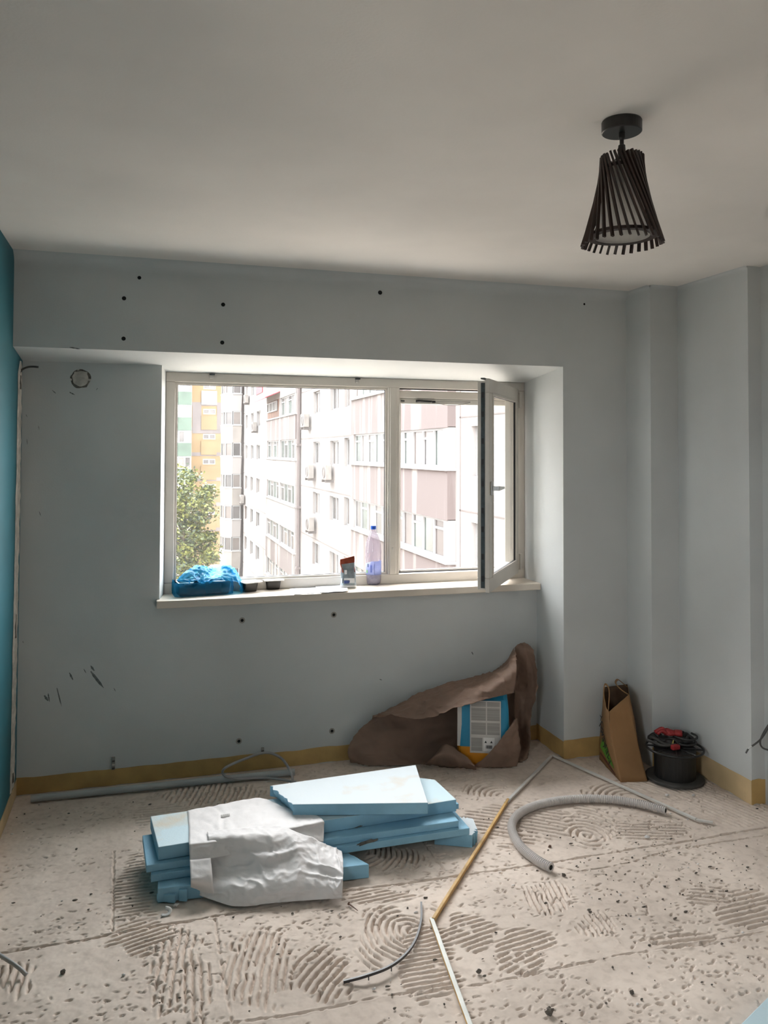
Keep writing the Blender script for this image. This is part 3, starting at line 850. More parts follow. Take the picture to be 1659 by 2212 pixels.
# unseen window added to the teal wall to brighten floor and right walls
added_win = thing('added_window', (XL, .75, LZ0), 'unseen white window added to the teal wall for extra daylight', 'window', kind='structure')
mb = MB()
for a, b in (((LY0, LZ0), (LY1, LZ0 + .06)), ((LY0, LZ1 - .06), (LY1, LZ1)), ((LY0, LZ0 + .06), (LY0 + .06, LZ1 - .06)), ((LY1 - .06, LZ0 + .06), (LY1, LZ1 - .06))):
    mb.box((XL - .2, a[0], a[1]), (XL - .14, b[0], b[1]))
mb.build('frame', M['pvc'], added_win)
MB().box((XL - .172, LY0 + .06, LZ0 + .06), (XL - .168, LY1 - .06, LZ1 - .06)).build('pane', M['glass_clear'], added_win)
# blind brackets on the head of the frame
for px, py, lab in ((458, 810, 'small clear blind clip on the window head above the tree'), (772, 822, 'small clear blind clip on the window head near the mullion')):
    p = W(px, py - 4, y=YF - .008)
    t = thing('blind_clip', (p.x, YF - .008, FT - .02), lab, 'clip', 'blind clips on the window head')
    MB().box((p.x - .009, YF - .012, FT - .03), (p.x + .009, YF, FT - .004)).build('clip_body', M['strip_grey'], t, bevel=.002)
    MB().box((p.x - .014, YF - .022, FT - .012), (p.x + .014, YF - .012, FT - .005)).build('clip_lip', M['hardware'], t, bevel=.001)

# ------------------------------------------------------------------ ceiling lamp
LX, LY = 1.19, 1.835
lamp = thing('ceiling_lamp', (LX, LY, ZC), 'black twisted wooden-slat lamp hanging from the ceiling', 'lamp')
MB().lathe([(.050, ZC), (.0514, ZC - .003), (.0514, ZC - .029), (.049, ZC - .031)], (LX, LY, 0), 40).build('canopy', M['black'], lamp)
mb = MB().lathe([(.008, ZC - .031), (.008, ZC - .045), (.0055, ZC - .05), (.0055, ZC - .062), (.009, ZC - .064), (.011, ZC - .09), (.018, ZC - .10), (.018, ZC - .112)], (LX, LY, 0), 14)
mb.build('swivel_stem', M['black'], lamp)
zt, zb = 2.372, 2.140
NSL = 30
for k in range(NSL):
    a0 = 2 * math.pi * k / NSL
    a1 = a0 + math.radians(56)
    p0 = Vector((LX + .0515 * math.cos(a0), LY + .0515 * math.sin(a0), zt + RND.uniform(-.003, .003)))
    p1 = Vector((LX + .1015 * math.cos(a1), LY + .1015 * math.sin(a1), zb + RND.uniform(-.002, .002)))
    am = (a0 + a1) / 2
    MB().tube([p0, p0.lerp(p1, .5), p1], .0042, 4, up=(math.cos(am), math.sin(am), 0), sx=.95, sy=1.35).build('slat', M['wenge'], lamp)
MB().lathe([(.030, 2.345), (.0475, 2.345), (.0475, 2.337), (.030, 2.337)], (LX, LY, 0), 36, cap=False).build('top_ring', M['wenge'], lamp)
MB().lathe([(.070, 2.168), (.089, 2.168), (.089, 2.160), (.070, 2.160), (.070, 2.168)], (LX, LY, 0), 48, cap=False).build('bottom_ring', M['wenge'], lamp)
MB().lathe([(.044, 2.350), (.046, 2.30), (.056, 2.23), (.0695, 2.161)], (LX, LY, 0), 48, cap=False).build('inner_shade', M['shade'], lamp, smooth=True)
mb = MB().lathe([(.012, 2.352), (.014, 2.33), (.024, 2.29), (.029, 2.262), (.024, 2.238), (.008, 2.228)], (LX, LY, 0), 20)
mb.build('bulb', M['lid'], lamp, smooth=True)


# ------------------------------------------------------------------ things on the sill
def rrect(cx, cy, w, d, r, rot=0, n=4):
    pts = []
    for sx, sy, a0 in ((1, 1, 0), (-1, 1, 90), (-1, -1, 180), (1, -1, 270)):
        for k in range(n + 1):
            a = math.radians(a0 + 90 * k / n)
            pts.append((sx * (w / 2 - r) + r * math.cos(a), sy * (d / 2 - r) + r * math.sin(a)))
    c, s_ = math.cos(rot), math.sin(rot)
    return [(cx + x * c - y * s_, cy + x * s_ + y * c) for x, y in pts]


ZS = .8747


def tub(px, py, rot, label, sc=1.0):
    p = W(px, py, z=ZS)
    t = thing('food_tub', (p.x, p.y, ZS), label, 'tub', 'black tubs with white lids on the sill')
    mb = MB()
    prof = [(.066, 0, .014), (.068, .003, .014), (.079, .040, .016), (.084, .043, .017), (.084, .048, .017)]
    n = 20
    for w, z, r in prof:
        mb.v += [(x, y, ZS + z * sc) for x, y in rrect(p.x, p.y, w * sc, w * .85 * sc, r * sc, rot)]
    for j in range(len(prof) - 1):
        for i in range(n):
            mb.f.append((j * n + i, j * n + (i + 1) % n, (j + 1) * n + (i + 1) % n, (j + 1) * n + i)); mb.m.append(0)
    mb.f += [tuple(range(n - 1, -1, -1)), tuple((len(prof) - 1) * n + i for i in range(n))]; mb.m += [0, 0]
    mb.build('tub_body', M['tub'], t)
    a = rrect(p.x, p.y, .104 * sc, .112 * sc, .010 * sc, rot)
    MB().prism([(x, y, ZS + .0484 * sc) for x, y in a], [(x, y, ZS + .0535 * sc) for x, y in a]).build('lid', M['lid'], t, bevel=.001)
    return t


tub(538, 1277, .38, 'black plastic tub with white lid next to the blue bag')
tub(589, 1272, .04, 'black plastic tub with white lid next to the paper sheets')

# drawings on the sill
def paper_sheet(quad, z, label, lines):
    P = [W(x, y, z=ZS + z) for x, y in quad]
    t = thing('paper_sheet', (sum(p.x for p in P) / 4, sum(p.y for p in P) / 4, ZS + z), label, 'paper', 'drawings on the sill')
    rows = [[P[0].lerp(P[1], i / 4) + Vector((0, 0, .0012 * (i % 2))) for i in range(5)], [P[0].lerp(P[3], .5).lerp(P[1].lerp(P[2], .5), i / 4) + Vector((0, 0, .001)) for i in range(5)], [P[3].lerp(P[2], i / 4) + Vector((0, 0, .002 * ((i + 1) % 2))) for i in range(5)]]
    sheet(rows, 4, 4, .0004, 20).build('page', M['paper'], t, solid=.0004, smooth=True)
    mb = MB()
    for u0, v0, u1, v1 in lines:
        a = P[0].lerp(P[1], u0).lerp(P[3].lerp(P[2], u0), v0); b = P[0].lerp(P[1], u1).lerp(P[3].lerp(P[2], u1), v1)
        mb.tube([a + Vector((0, 0, .003)), a.lerp(b, .5) + Vector((0, 0, .003)), b + Vector((0, 0, .003))], .0007, 4)
    mb.build('drawn_lines', M['pencil'], t)
paper_sheet([(621, 1266), (690, 1261), (706, 1280), (636, 1285)], .0, 'white drawing sheet on the sill beside the black tub', [(.15, .15, .8, .15), (.15, .15, .15, .8), (.4, .45, .95, .45), (.6, .45, .6, .9)])
paper_sheet([(676, 1262), (748, 1258), (752, 1277), (694, 1281)], .0045, 'white drawing sheet on the sill under the foil packet', [(.1, .3, .8, .3), (.3, .3, .3, .9), (.5, .6, .9, .6), (.75, .1, .75, .6)])

# foil packet
p = W(752, 1266, z=ZS + .008)
pk = thing('foil_packet', (p.x, p.y, ZS + .008), 'crumpled red and silver foil packet standing on the sill', 'packet')
mb = MB()
lev = [(0, .084, .052), (.008, .086, .054), (.02, .084, .052), (.045, .080, .046), (.075, .076, .038), (.10, .074, .030), (.12, .080, .020), (.135, .082, .012), (.148, .078, .006)]
n = 24
for j, (z, w, d) in enumerate(lev):
    for i, (x, y) in enumerate(rrect(0, 0, w, d, min(w, d) * .3, .0, 5)):
        k = noise.noise(Vector((x * 40, y * 40 + 3, z * 45))) * .011 * min(1, z * 25)
        k2 = noise.noise(Vector((x * 30 + 7, y * 30, z * 60))) * .004 * min(1, z * 25)
        x2, y2 = x * (1 + k * 14), y * (1 + k * 25)
        zz = z + (noise.noise(Vector((x * 30, 0, 9))) * .010 + (.010 if x > .01 else -.004)) * (z / .148) ** 3
        a = -.12
        mb.v.append((p.x + x2 * math.cos(a) - y2 * math.sin(a) + k2 - .06 * z * z * 4, p.y + x2 * math.sin(a) + y2 * math.cos(a), ZS + .008 + zz))
for j in range(len(lev) - 1):
    for i in range(n):
        mb.f.append((j * n + i, j * n + (i + 1) % n, (j + 1) * n + (i + 1) % n, (j + 1) * n + i))
        zz = lev[j][0]
        q = noise.noise(Vector((i * .5, j * .7, 2)))
        mb.m.append(1 if (zz > .11 or (zz > .06 and q > -.05)) else (2 if q > .32 or zz < .005 else 0))
mb.f += [tuple(range(n - 1, -1, -1)), tuple((len(lev) - 1) * n + i for i in range(n))]; mb.m += [0, 1]
body = mb.build('packet_body', [M['foil'], M['foil_red'], M['foil_white']], pk, smooth=False)
for bx_, bz_, bw_, bh_, mt in ((-.028, .018, .030, .016, 'label_dark'), (.006, .016, .026, .007, 'foil_white'), (.014, .040, .02, .02, 'bag_blue'), (-.024, .066, .012, .022, 'foil_white')):
    MB().box((p.x + bx_, p.y - .0285 + .14 * bz_, ZS + .008 + bz_), (p.x + bx_ + bw_, p.y - .024 + .14 * bz_, ZS + .008 + bz_ + bh_)).build('print_mark', M[mt], body)

# water bottle
p = W(806, 1262, z=ZS)
bt = thing('water_bottle', (p.x, p.y, ZS), 'clear plastic water bottle with a blue cap on the sill', 'bottle')
prof = [(.010, .010), (.022, .002), (.032, 0), (.040, .008), (.0435, .025), (.0435, .05), (.0425, .055), (.0430, .06), (.0430, .125), (.0425, .13), (.0440, .145), (.0430, .16), (.0445, .175), (.0432, .19), (.0420, .21), (.0385, .232), (.0310, .255), (.0225, .275), (.0165, .288), (.0140, .296), (.0135, .304)]
mb = MB().lathe(prof, (p.x, p.y, ZS), 28, cap=False)
mb.v = [(x + (.0024 * noise.noise(Vector((x * 60, y * 60, z * 50))) if ZS + .12 < z < ZS + .27 else 0), y + (.0024 * noise.noise(Vector((x * 60 + 5, y * 60, z * 50))) if ZS + .12 < z < ZS + .27 else 0), z) for x, y, z in mb.v]
mb.build('bottle_body', M['pet'], bt, smooth=True)
MB().lathe([(.020, .004), (.031, .003), (.0385, .010), (.042, .026), (.042, .060), (.0001, .0601)], (p.x, p.y, ZS), 24, cap=False).build('water', M['water'], bt, smooth=True)
MB().lathe([(.0150, .300), (.0158, .302), (.0158, .318), (.0145, .320)], (p.x, p.y, ZS), 20).build('cap', M['cap'], bt)
mb = MB()
seg = 18
for j in range(2):
    for i in range(seg + 1):
        a = math.radians(190 + 200 * i / seg)
        mb.v.append((p.x + .0442 * math.cos(a), p.y + .0442 * math.sin(a), ZS + (.056 if j == 0 else (.118 + .012 * min(1, i / 5)))))
for i in range(seg): mb.f.append((i, i + 1, seg + 2 + i, seg + 1 + i)); mb.m.append(0)
lab = mb.build('bottle_label', M['bottle_label'], bt, smooth=True, solid=.0004)
for a_, z_, w_, h_, mt in ((215, .098, .006, .018, 'label_dark'), (205, .066, .009, .016, 'label_green'), (262, .06, .0015, .055, 'label_dark'), (240, .07, .010, .04, 'bottle_label')):
    a = math.radians(a_)
    rt = Matrix.Translation((p.x + .0446 * math.cos(a), p.y + .0446 * math.sin(a), ZS + z_)) @ Matrix.Rotation(a + math.pi / 2, 4, 'Z')
    MB().box((-w_ / 2, -.0003, 0), (w_ / 2, .0003, h_), 0, rt).build('label_print', M[mt], lab)

# dark tray inside a blue carrier bag
q0, q1 = W(384, 1291, z=ZS), W(500, 1283, z=ZS)
ax = (q1 - q0); TL = ax.length; ax.normalize(); ay = Vector((-ax.y, ax.x, 0))
TM = Matrix(((ax.x, ay.x, 0, q0.x), (ax.y, ay.y, 0, q0.y), (0, 0, 1, ZS), (0, 0, 0, 1)))
tr = thing('cardboard_tray', (q0.x, q0.y, ZS), 'dark printed tray inside the blue plastic bag on the sill', 'tray')
mb = MB()
d_, h_ = .14, .068
lo = [(.012, .012), (TL - .012, .012), (TL - .012, d_ - .012), (.012, d_ - .012)]
hi = [(.004, .004), (TL - .004, .004), (TL - .004, d_ - .004), (.004, d_ - .004)]
V = [TM @ Vector((x, y, .003)) for x, y in lo] + [TM @ Vector((x, y, h_)) for x, y in hi] + [TM @ Vector((x * .96 + .008, y * .92 + .006, h_)) for x, y in hi] + [TM @ Vector((x * .94 + .01, y * .9 + .008, .008)) for x, y in lo]
F = [(3, 2, 1, 0)] + [(i, (i + 1) % 4, 4 + (i + 1) % 4, 4 + i) for i in range(4)] + [(4 + i, 4 + (i + 1) % 4, 8 + (i + 1) % 4, 8 + i) for i in range(4)] + [(8 + i, 8 + (i + 1) % 4, 12 + (i + 1) % 4, 12 + i) for i in range(4)] + [(12, 13, 14, 15)]
mb.add(V, F); mb.build('tray_body', M['tub'], tr)
MB().box((.09, .045, .01), (.115, .07, .095), 0, TM).build('tray_upright', M['tub'], tr, bevel=.003)
MB().box((TL * .52, .002, .012), (TL * .8, .006, .055), 0, TM).build('printed_panel', M['maroon'], tr)
bgt = thing('plastic_bag', (q0.x + .1, q0.y + .05, ZS), 'translucent blue plastic bag heaped over a dark tray on the sill', 'bag')
def T_(x, y, z): return TM @ Vector((x, y, z))
# film hugging the tray front and ends
rows = [[T_(-.006, .14, h_ + .006), T_(-.008, .07, h_ + .008), T_(-.008, -.004, h_ + .004), T_(.06, -.009, h_ + .002), T_(.14, -.009, h_ + .004), T_(.21, -.010, h_ + .002), T_(TL + .002, -.004, h_ + .004), T_(TL + .012, .07, h_ + .01)],
        [T_(-.008, .14, .035), T_(-.010, .07, .035), T_(-.010, -.006, .035), T_(.06, -.010, .035), T_(.14, -.011, .035), T_(.21, -.011, .035), T_(TL + .006, -.006, .035), T_(TL + .014, .07, .035)],
        [T_(-.008, .14, .002), T_(-.010, .07, .002), T_(-.008, -.004, .002), T_(.06, -.008, .002), T_(.14, -.008, .002), T_(.21, -.008, .002), T_(TL + .004, -.004, .002), T_(TL + .012, .07, .002)]]
sheet(rows, 12, 8, .0022, 26, 3, .0004, cr=.004, cs=18).build('bag_side', M['bluefilm_side'], bgt, smooth=True)
# heaped loose film above
rows = [[T_(.03, .145, .07), T_(.08, .15, .10), T_(.14, .15, .125), T_(.20, .15, .118), T_(.26, .15, .110), T_(.32, .14, .07), T_(.335, .12, .02)],
        [T_(.015, .10, .075), T_(.075, .10, .118), T_(.135, .11, .135), T_(.20, .11, .112), T_(.265, .11, .128), T_(.325, .10, .085), T_(.33, .08, .02)],
        [T_(.01, .06, .07), T_(.07, .06, .112), T_(.118, .07, .118), T_(.18, .07, .085), T_(.26, .06, .118), T_(.318, .06, .08), T_(.335, .04, .012)],
        [T_(.05, .02, .07), T_(.085, .022, .098), T_(.12, .03, .068), T_(.17, .03, .082), T_(.24, .02, .098), T_(.305, .02, .072), T_(.325, .01, .008)],
        [T_(.055, .0, .068), T_(.085, -.004, .075), T_(.125, -.002, .06), T_(.18, -.006, .066), T_(.25, -.008, .07), T_(.30, -.004, .055), T_(.315, -.012, .004)]]
sheet(rows, 14, 14, .009, 18, 5, .001, cr=-.016, cs=16).build('bag_heap', M['bluefilm'], bgt, smooth=True)

# ------------------------------------------------------------------ foam boards
def board(name, top, zt, th, label, mats=('foamtop', 'foam'), rough_edges=(), group='blue insulation boards stacked on the floor', tongue=None, tilt=None, seed=0, zj=.004, under=.0):
    """prism through the given top outline (x, y); rough_edges lists edges that are broken off"""
    out_t, out_b = [], []
    n = len(top)
    for i in range(n):
        a, b = Vector((*top[i], 0)), Vector((*top[(i + 1) % n], 0))
        m_ = 14 if i in rough_edges else 1
        nr = Vector(((b - a).y, -(b - a).x, 0)).normalized()
        for k in range(m_):
            p = a.lerp(b, k / m_)
            w1 = w2 = 0
            if i in rough_edges and 0 < k < m_:
                w1 = noise.noise(Vector((k * .55, seed, 1))) * .014; w2 = noise.noise(Vector((k * .7, seed, 8))) * .014 + under
            out_t.append(p + nr * w1); out_b.append(p + nr * w2)
    def zz(p): return tilt(p) if tilt else 0
    c = sum(out_t, Vector()) / len(out_t)
    t = thing(name, (c.x, c.y, zt - th), label, 'foam board', group)
    mb = MB()
    mb.prism([Vector((p.x, p.y, zt - th + zz(p))) for p in out_b], [Vector((p.x, p.y, zt + zz(p))) for p in out_t], 1, 0)
    if tongue:
        mb.prism([Vector((*p, tongue[1])) for p in tongue[0]], [Vector((*p, tongue[2])) for p in tongue[0]], 1)
    o = mb.build('slab', [M[mats[0]], M[mats[1]]], t, bevel=.0025)
    return t


def crust(px, py, plane, w, h, parent, seed):
    c = W(px, py, **plane)
    mb = MB()
    n = 14
    for lay, (k, e) in enumerate(((1, .004), (.75, -.003), (.05, -.005))):
        for i in range(n):
            a = 2 * math.pi * i / n
            r = k * (1 + .9 * noise.noise(Vector((math.cos(a) * 2.3, math.sin(a) * 2.3, seed + lay * .2))))
            mb.v.append((c.x + r * w * math.cos(a), c.y + e, c.z + r * h * math.sin(a) + .12 * r * w * math.cos(a)))
    for l in range(2):
        for i in range(n): mb.f.append((l * n + i, l * n + (i + 1) % n, (l + 1) * n + (i + 1) % n, (l + 1) * n + i)); mb.m.append(0)
    mb.build('mortar_crust', M['mortar'], parent)


ZB5, ZB3, ZB2, ZT1 = .052, .106, .156, .204
b5 = board('foam_board', [(.068, 3.020), (.832, 2.975), (.752, 3.135), (.08, 3.30)], ZB5, .051, 'lowest blue foam board, end showing right of the white sack', ('foam', 'foam'), (1,), seed=2)
crust(772, 1882, dict(y=2.998), .027, .010, b5, 1)
b3 = board('foam_board', [(.030, 3.085), (1.245, 3.105), (1.262, 3.36), (.016, 3.33)], ZB3, .026, 'lap-edged blue foam board under the long board', ('foam', 'foam'),
           tongue=([(.045, 3.066), (1.285, 3.086), (1.285, 3.34), (.06, 3.33)], ZB3 - .053, ZB3 - .0262))
crust(796, 1819, dict(y=3.078), .045, .006, b3, 5)
b2 = board('foam_board', [tuple(W(342, 1830, z=ZB2)[:2]), tuple(W(986, 1727, z=ZB2)[:2]), tuple(W(940, 1684, z=ZB2)[:2]), tuple(W(908, 1680, z=ZB2)[:2]), tuple(W(325, 1763, z=ZB2)[:2])], ZB2, .049, 'long stained foam board running the length of the stack',
           tongue=([(1.10, 3.20), (1.285, 3.203), (1.262, 3.44), (1.10, 3.44)], ZB2 - .049, ZB2 - .027))
crust(913, 1757, dict(y=3.186), .028, .010, b2, 9)
crust(770, 1786, dict(y=3.160), .035, .004, b2, 12)
ta, tb, tc_, td = [Vector(W(x, y, z=ZT1)) for x, y in ((632, 1737.5), (924.7, 1734), (898, 1652), (583, 1697))]
board('foam_board', [tuple(p[:2]) for p in (ta, tb, tc_, td)], ZT1, .045, 'topmost foam board of the stack, broken left end, top coloured as brightly lit', ('foampale', 'foam'), (3,), seed=4, under=-.018,
      tilt=lambda p: .0)
ca = [tuple(W(x, y, z=.052)[:2]) for x, y in ((938, 1797), (1020, 1804), (1031, 1790), (1022, 1768), (994, 1764), (960, 1775))]
board('foam_offcut', ca, .052, .051, 'short blue foam offcut propping the right end of the stack', ('foampale', 'foam'), (1, 3), seed=8)
cb = [tuple(W(x, y, z=.030)[:2]) for x, y in ((338, 1930), (378, 1934), (385, 1921), (350, 1917))]
board('foam_offcut', cb, .030, .029, 'broken blue foam chunk at the lower left of the stack', ('foam', 'foam'), (), seed=11)
cb = [tuple(W(x, y, z=.042)[:2]) for x, y in ((386, 1922), (404, 1923), (408, 1912), (390, 1912))]
board('foam_offcut', cb, .042, .041, 'small blue foam scrap tucked against the left edge of the white sack', ('foam', 'foam'), (), seed=14)
cc = [W(1592, 2220, z=.05), W(1664, 2148, z=.05)]
dd = (cc[1] - cc[0]).normalized(); nn = Vector((dd.y, -dd.x, 0))
board('foam_board', [tuple((cc[0] - dd * .25)[:2]), tuple((cc[0] - dd * .25 + nn * .45)[:2]), tuple((cc[1] + dd * .12 + nn * .45)[:2]), tuple((cc[1] + dd * .12)[:2])][::-1], .05, .05, 'pale blue foam board lying alone at the lower right edge', ('foamtop', 'foam'), group='loose foam board')

# white woven sack draped over the stack
sk = thing('woven_sack', (.45, 3.0, 0), 'wrinkled white woven sack draped over the foam boards', 'sack')
def Z(*a): return [W(x, y, z=z) for x, y, z in a]
rows = [Z((405, 1751, .160), (480, 1737, .161), (558, 1724, .163), (610, 1741, .161), (648, 1756, .160)),
        Z((408, 1785, .160), (480, 1768, .162), (562, 1752, .164), (630, 1755, .161), (680, 1760, .160)),
        Z((408, 1818, .160), (480, 1807, .161), (562, 1793, .162), (640, 1782, .161), (699, 1773, .160)),
        [W(409, 1832, y=3.085), W(480, 1822, y=3.085), W(562, 1806, y=3.09), W(640, 1795, y=3.11), W(700, 1785, y=3.13)],
        [W(410, 1862, y=3.055), W(480, 1850, y=3.06), W(562, 1835, y=3.065), W(640, 1822, y=3.075), W(699, 1818, y=3.08)]]
sheet(rows, 16, 12, .0018, 20, 2, .0003, cr=.004, cs=12).build('sack_back', M['sack'], sk, smooth=True, solid=.0012)
rows = [[W(410, 1858, y=3.055), W(430, 1856, y=3.055), W(455, 1853, y=3.055)], [W(411, 1885, y=3.012), W(432, 1884, y=3.01), W(458, 1882, y=3.01)],
        [W(412, 1908, y=2.99), W(433, 1908, y=2.985), W(460, 1910, y=2.98)], Z((412, 1925, .006), (436, 1933, .005), (465, 1945, .004))]
sheet(rows, 6, 6, .002, 22, 4, .0006).build('sack_side', M['sack'], sk, smooth=True, solid=.0012)
rows = [Z((447, 1797, .1665), (520, 1789, .168), (600, 1784, .168), (640, 1798, .150), (700, 1822, .110), (738, 1838, .082)),
        Z((449, 1814, .160), (520, 1809, .163), (600, 1806, .158), (645, 1816, .138), (700, 1834, .102), (740, 1850, .078)),
        Z((446, 1840, .122), (518, 1842, .122), (598, 1846, .118), (652, 1848, .108), (704, 1858, .088), (741, 1868, .072)),
        Z((440, 1878, .074), (510, 1884, .078), (588, 1890, .082), (650, 1886, .076), (706, 1890, .066), (741, 1896, .060)),
        Z((434, 1912, .040), (494, 1918, .050), (565, 1926, .046), (634, 1920, .046), (702, 1916, .046), (740, 1920, .044)),
        Z((420, 1930, .012), (470, 1948, .008), (515, 1958, .005), (600, 1950, .008), (680, 1944, .010), (739, 1940, .012))]
def folds(u, v):
    a = .010 * math.exp(-((v - .30 - .12 * math.sin(u * 5)) / .035) ** 2) * math.exp(-((u - .38) / .22) ** 2)
    b = -.014 * math.exp(-((v - .55) / .16) ** 2) * math.exp(-((u - .30) / .22) ** 2)
    c = .010 * math.exp(-((u - .52 - .10 * v) / .05) ** 2) * math.exp(-((v - .5) / .3) ** 2)
    d = .006 * math.exp(-((v - .5 - .25 * (u - .7)) / .025) ** 2) * max(0, min(1, (u - .55) * 6))
    e = .005 * math.exp(-((v - .62 - .2 * (u - .7)) / .02) ** 2) * max(0, min(1, (u - .55) * 6))
    return -(a + b + c + d + e)
sheet(rows, 20, 18, .0036, 14, 7, .0004, creases=folds, cr=-.007, cs=13).build('sack_front', M['sack'], sk, smooth=True, solid=.0014)
mb = MB()
for k in range(9):
    c = W(478 + k * 2.2, 1763 - k * .35, z=.1645)
    mb.box((c.x - .0012 - .0008 * (k % 2), c.y - .010, .1640), (c.x + .0012, c.y + .010, .1652))
mb.build('printed_code', M['bag_text'], sk)

# ------------------------------------------------------------------ tile-adhesive bag wrapped in brown paper
AC = Vector((1.700, 3.905, 0)); AR = math.radians(-22)
AM = Matrix.Translation(AC) @ Matrix.Rotation(AR, 4, 'Z')
ad = thing('adhesive_sack', AC, 'blue and orange adhesive sack with a white label, wrapped in brown paper', 'sack')
mb = MB()
lev = [(.004, .235, .10), (.02, .258, .118), (.06, .266, .125), (.10, .266, .125), (.102, .266, .125), (.18, .264, .122), (.25, .260, .118), (.30, .255, .11), (.335, .248, .09), (.36, .24, .05)]
n = 24
for z, w, d in lev:
    for x, y in rrect(0, 0, w, d, .03, 0, 5):
        k = 1 + .02 * noise.noise(Vector((x * 20, y * 20, z * 16)))
        mb.v.append(tuple(AM @ Vector((x * k, y * k, z))))
for j in range(len(lev) - 1):
    for i in range(n):
        mb.f.append((j * n + i, j * n + (i + 1) % n, (j + 1) * n + (i + 1) % n, (j + 1) * n + i)); mb.m.append(0 if lev[j][0] < .101 else 1)
mb.f += [tuple(range(n - 1, -1, -1)), tuple((len(lev) - 1) * n + i for i in range(n))]; mb.m += [0, 1]
mb.build('sack_body', [M['bag_orange'], M['bag_blue']], ad, smooth=False)
YL = -.0645
def lab_box(x0, x1, z0, z1, e, name, mat, parent):
    return MB().box((x0, YL - e, z0), (x1, YL - e + .0012 + e, z1), 0, AM).build(name, mat, parent)
lb = lab_box(-.068, .088, .072, .335, .0, 'label', M['bag_label'], ad)
for x0, x1, z0, z1 in ((-.062, .012, .305, .33), (.018, .082, .305, .33), (-.062, .012, .235, .300), (.018, .082, .235, .300), (-.062, .012, .165, .225), (.018, .082, .165, .225), (-.062, -.006, .082, .148)):
    lab_box(x0, x1, z0, z1, .0006, 'text_block', M['bag_text'], lb)
lab_box(.000, .056, .082, .150, .0006, 'code_field', M['lid'], lb)
mb = MB()
for k in range(11): mb.box((.012 + k * .003, YL - .0018, .096), (.0132 + k * .003 + .0006 * (k % 3), YL - .0008, .112), 0, AM)
mb.build('barcode', M['ink'], lb)
for x in (.011, .040):
    pts = [(x - .006, .124), (x + .006, .124), (x, .135)]
    MB().prism([AM @ Vector((a, YL - .0008, b)) for a, b in pts], [AM @ Vector((a, YL - .0018, b)) for a, b in pts]).build('recycling_mark', M['ink'], lb)
MB().box((-.132, -.059, .103), (-.110, -.0535, .31), 0, AM).build('side_strip', M['bag_label'], ad)
bp_ = thing('kraft_paper', (1.5, 3.95, 0), 'large torn sheet of brown paper crumpled around the adhesive sack', 'paper')
def Yp(*a): return [W(x, y, y=yy) for x, y, yy in a]
def FL_(*a): return [W(x, y, z=.004) for x, y in a]
rows = [Yp((800, 1556, 4.085), (870, 1517, 4.085), (950, 1480, 4.09), (1045, 1457, 4.10), (1095, 1430, 4.10), (1125, 1400, 4.09)),
        Yp((775, 1577, 4.075), (850, 1545, 4.07), (940, 1518, 4.08), (1040, 1490, 4.10), (1098, 1470, 4.10), (1128, 1470, 4.09)),
        Yp((756, 1606, 4.06), (832, 1590, 4.03), (930, 1575, 4.05), (1040, 1550, 4.095), (1100, 1545, 4.095), (1128, 1545, 4.08)),
        Yp((752, 1630, 4.05), (832, 1628, 4.01), (930, 1620, 4.04), (1040, 1605, 4.09), (1100, 1600, 4.09), (1128, 1600, 4.07)),
        FL_((757, 1649), (832, 1655), (925, 1648), (1040, 1634), (1100, 1630), (1128, 1628))]
sheet(rows, 16, 16, .009, 8, 1, .0004, ragged=.006, cr=.010, cs=6).build('back_sheet', M['paper_brown'], bp_, smooth=True, solid=.0006)
rows = [Yp((800, 1556, 4.085), (870, 1517, 4.08), (950, 1480, 4.075), (1045, 1457, 4.07), (1086, 1436, 4.06), (1112, 1399, 4.05)),
        Yp((806, 1553, 4.04), (876, 1526, 4.02), (950, 1495, 3.99), (1042, 1470, 3.95), (1088, 1446, 3.93), (1115, 1412, 3.95)),
        Yp((812, 1550, 3.99), (884, 1540, 3.95), (950, 1520, 3.89), (1030, 1492, 3.83), (1084, 1468, 3.80), (1116, 1446, 3.82)),
        Yp((818, 1548, 3.95), (890, 1553, 3.90), (938, 1549, 3.85), (1000, 1526, 3.78), (1060, 1508, 3.765), (1110, 1497, 3.77))]
sheet(rows, 18, 18, .009, 10, 6, .0006, ragged=.002, cr=-.014, cs=8).build('top_flap', M['paper_brown'], bp_, smooth=True, solid=.0006)
rows = [Yp((1111, 1399, 4.05), (1122, 1390, 4.03), (1138, 1391, 4.0), (1152, 1408, 3.97), (1157, 1430, 3.95)),
        Yp((1114, 1440, 4.04), (1124, 1440, 4.03), (1138, 1440, 4.01), (1152, 1440, 3.98), (1160, 1455, 3.95)),
        Yp((1112, 1490, 4.03), (1124, 1492, 4.03), (1138, 1495, 4.01), (1150, 1498, 3.98), (1157, 1500, 3.95)),
        Yp((1112, 1545, 4.02), (1122, 1548, 4.02), (1130, 1552, 4.0), (1140, 1555, 3.97), (1147, 1552, 3.95)),
        Yp((1112, 1600, 4.0), (1122, 1602, 4.0), (1130, 1604, 3.98), (1140, 1602, 3.95), (1146, 1600, 3.93)),
        FL_((1112, 1645), (1122, 1646), (1130, 1644), (1137, 1640), (1141, 1634))]
sheet(rows, 12, 12, .006, 14, 9, .0004, ragged=.005, cr=.010, cs=9).build('right_wrap', M['paper_brown'], bp_, smooth=True, solid=.0006)
rows = [Yp((1110, 1558, 3.80), (1113, 1554, 3.80), (1117, 1552, 3.81)), Yp((1085, 1592, 3.79), (1102, 1590, 3.785), (1121, 1585, 3.80)),
        Yp((1058, 1625, 3.80), (1090, 1624, 3.78), (1123, 1622, 3.80)), FL_((1020, 1657), (1070, 1659), (1117, 1656))]
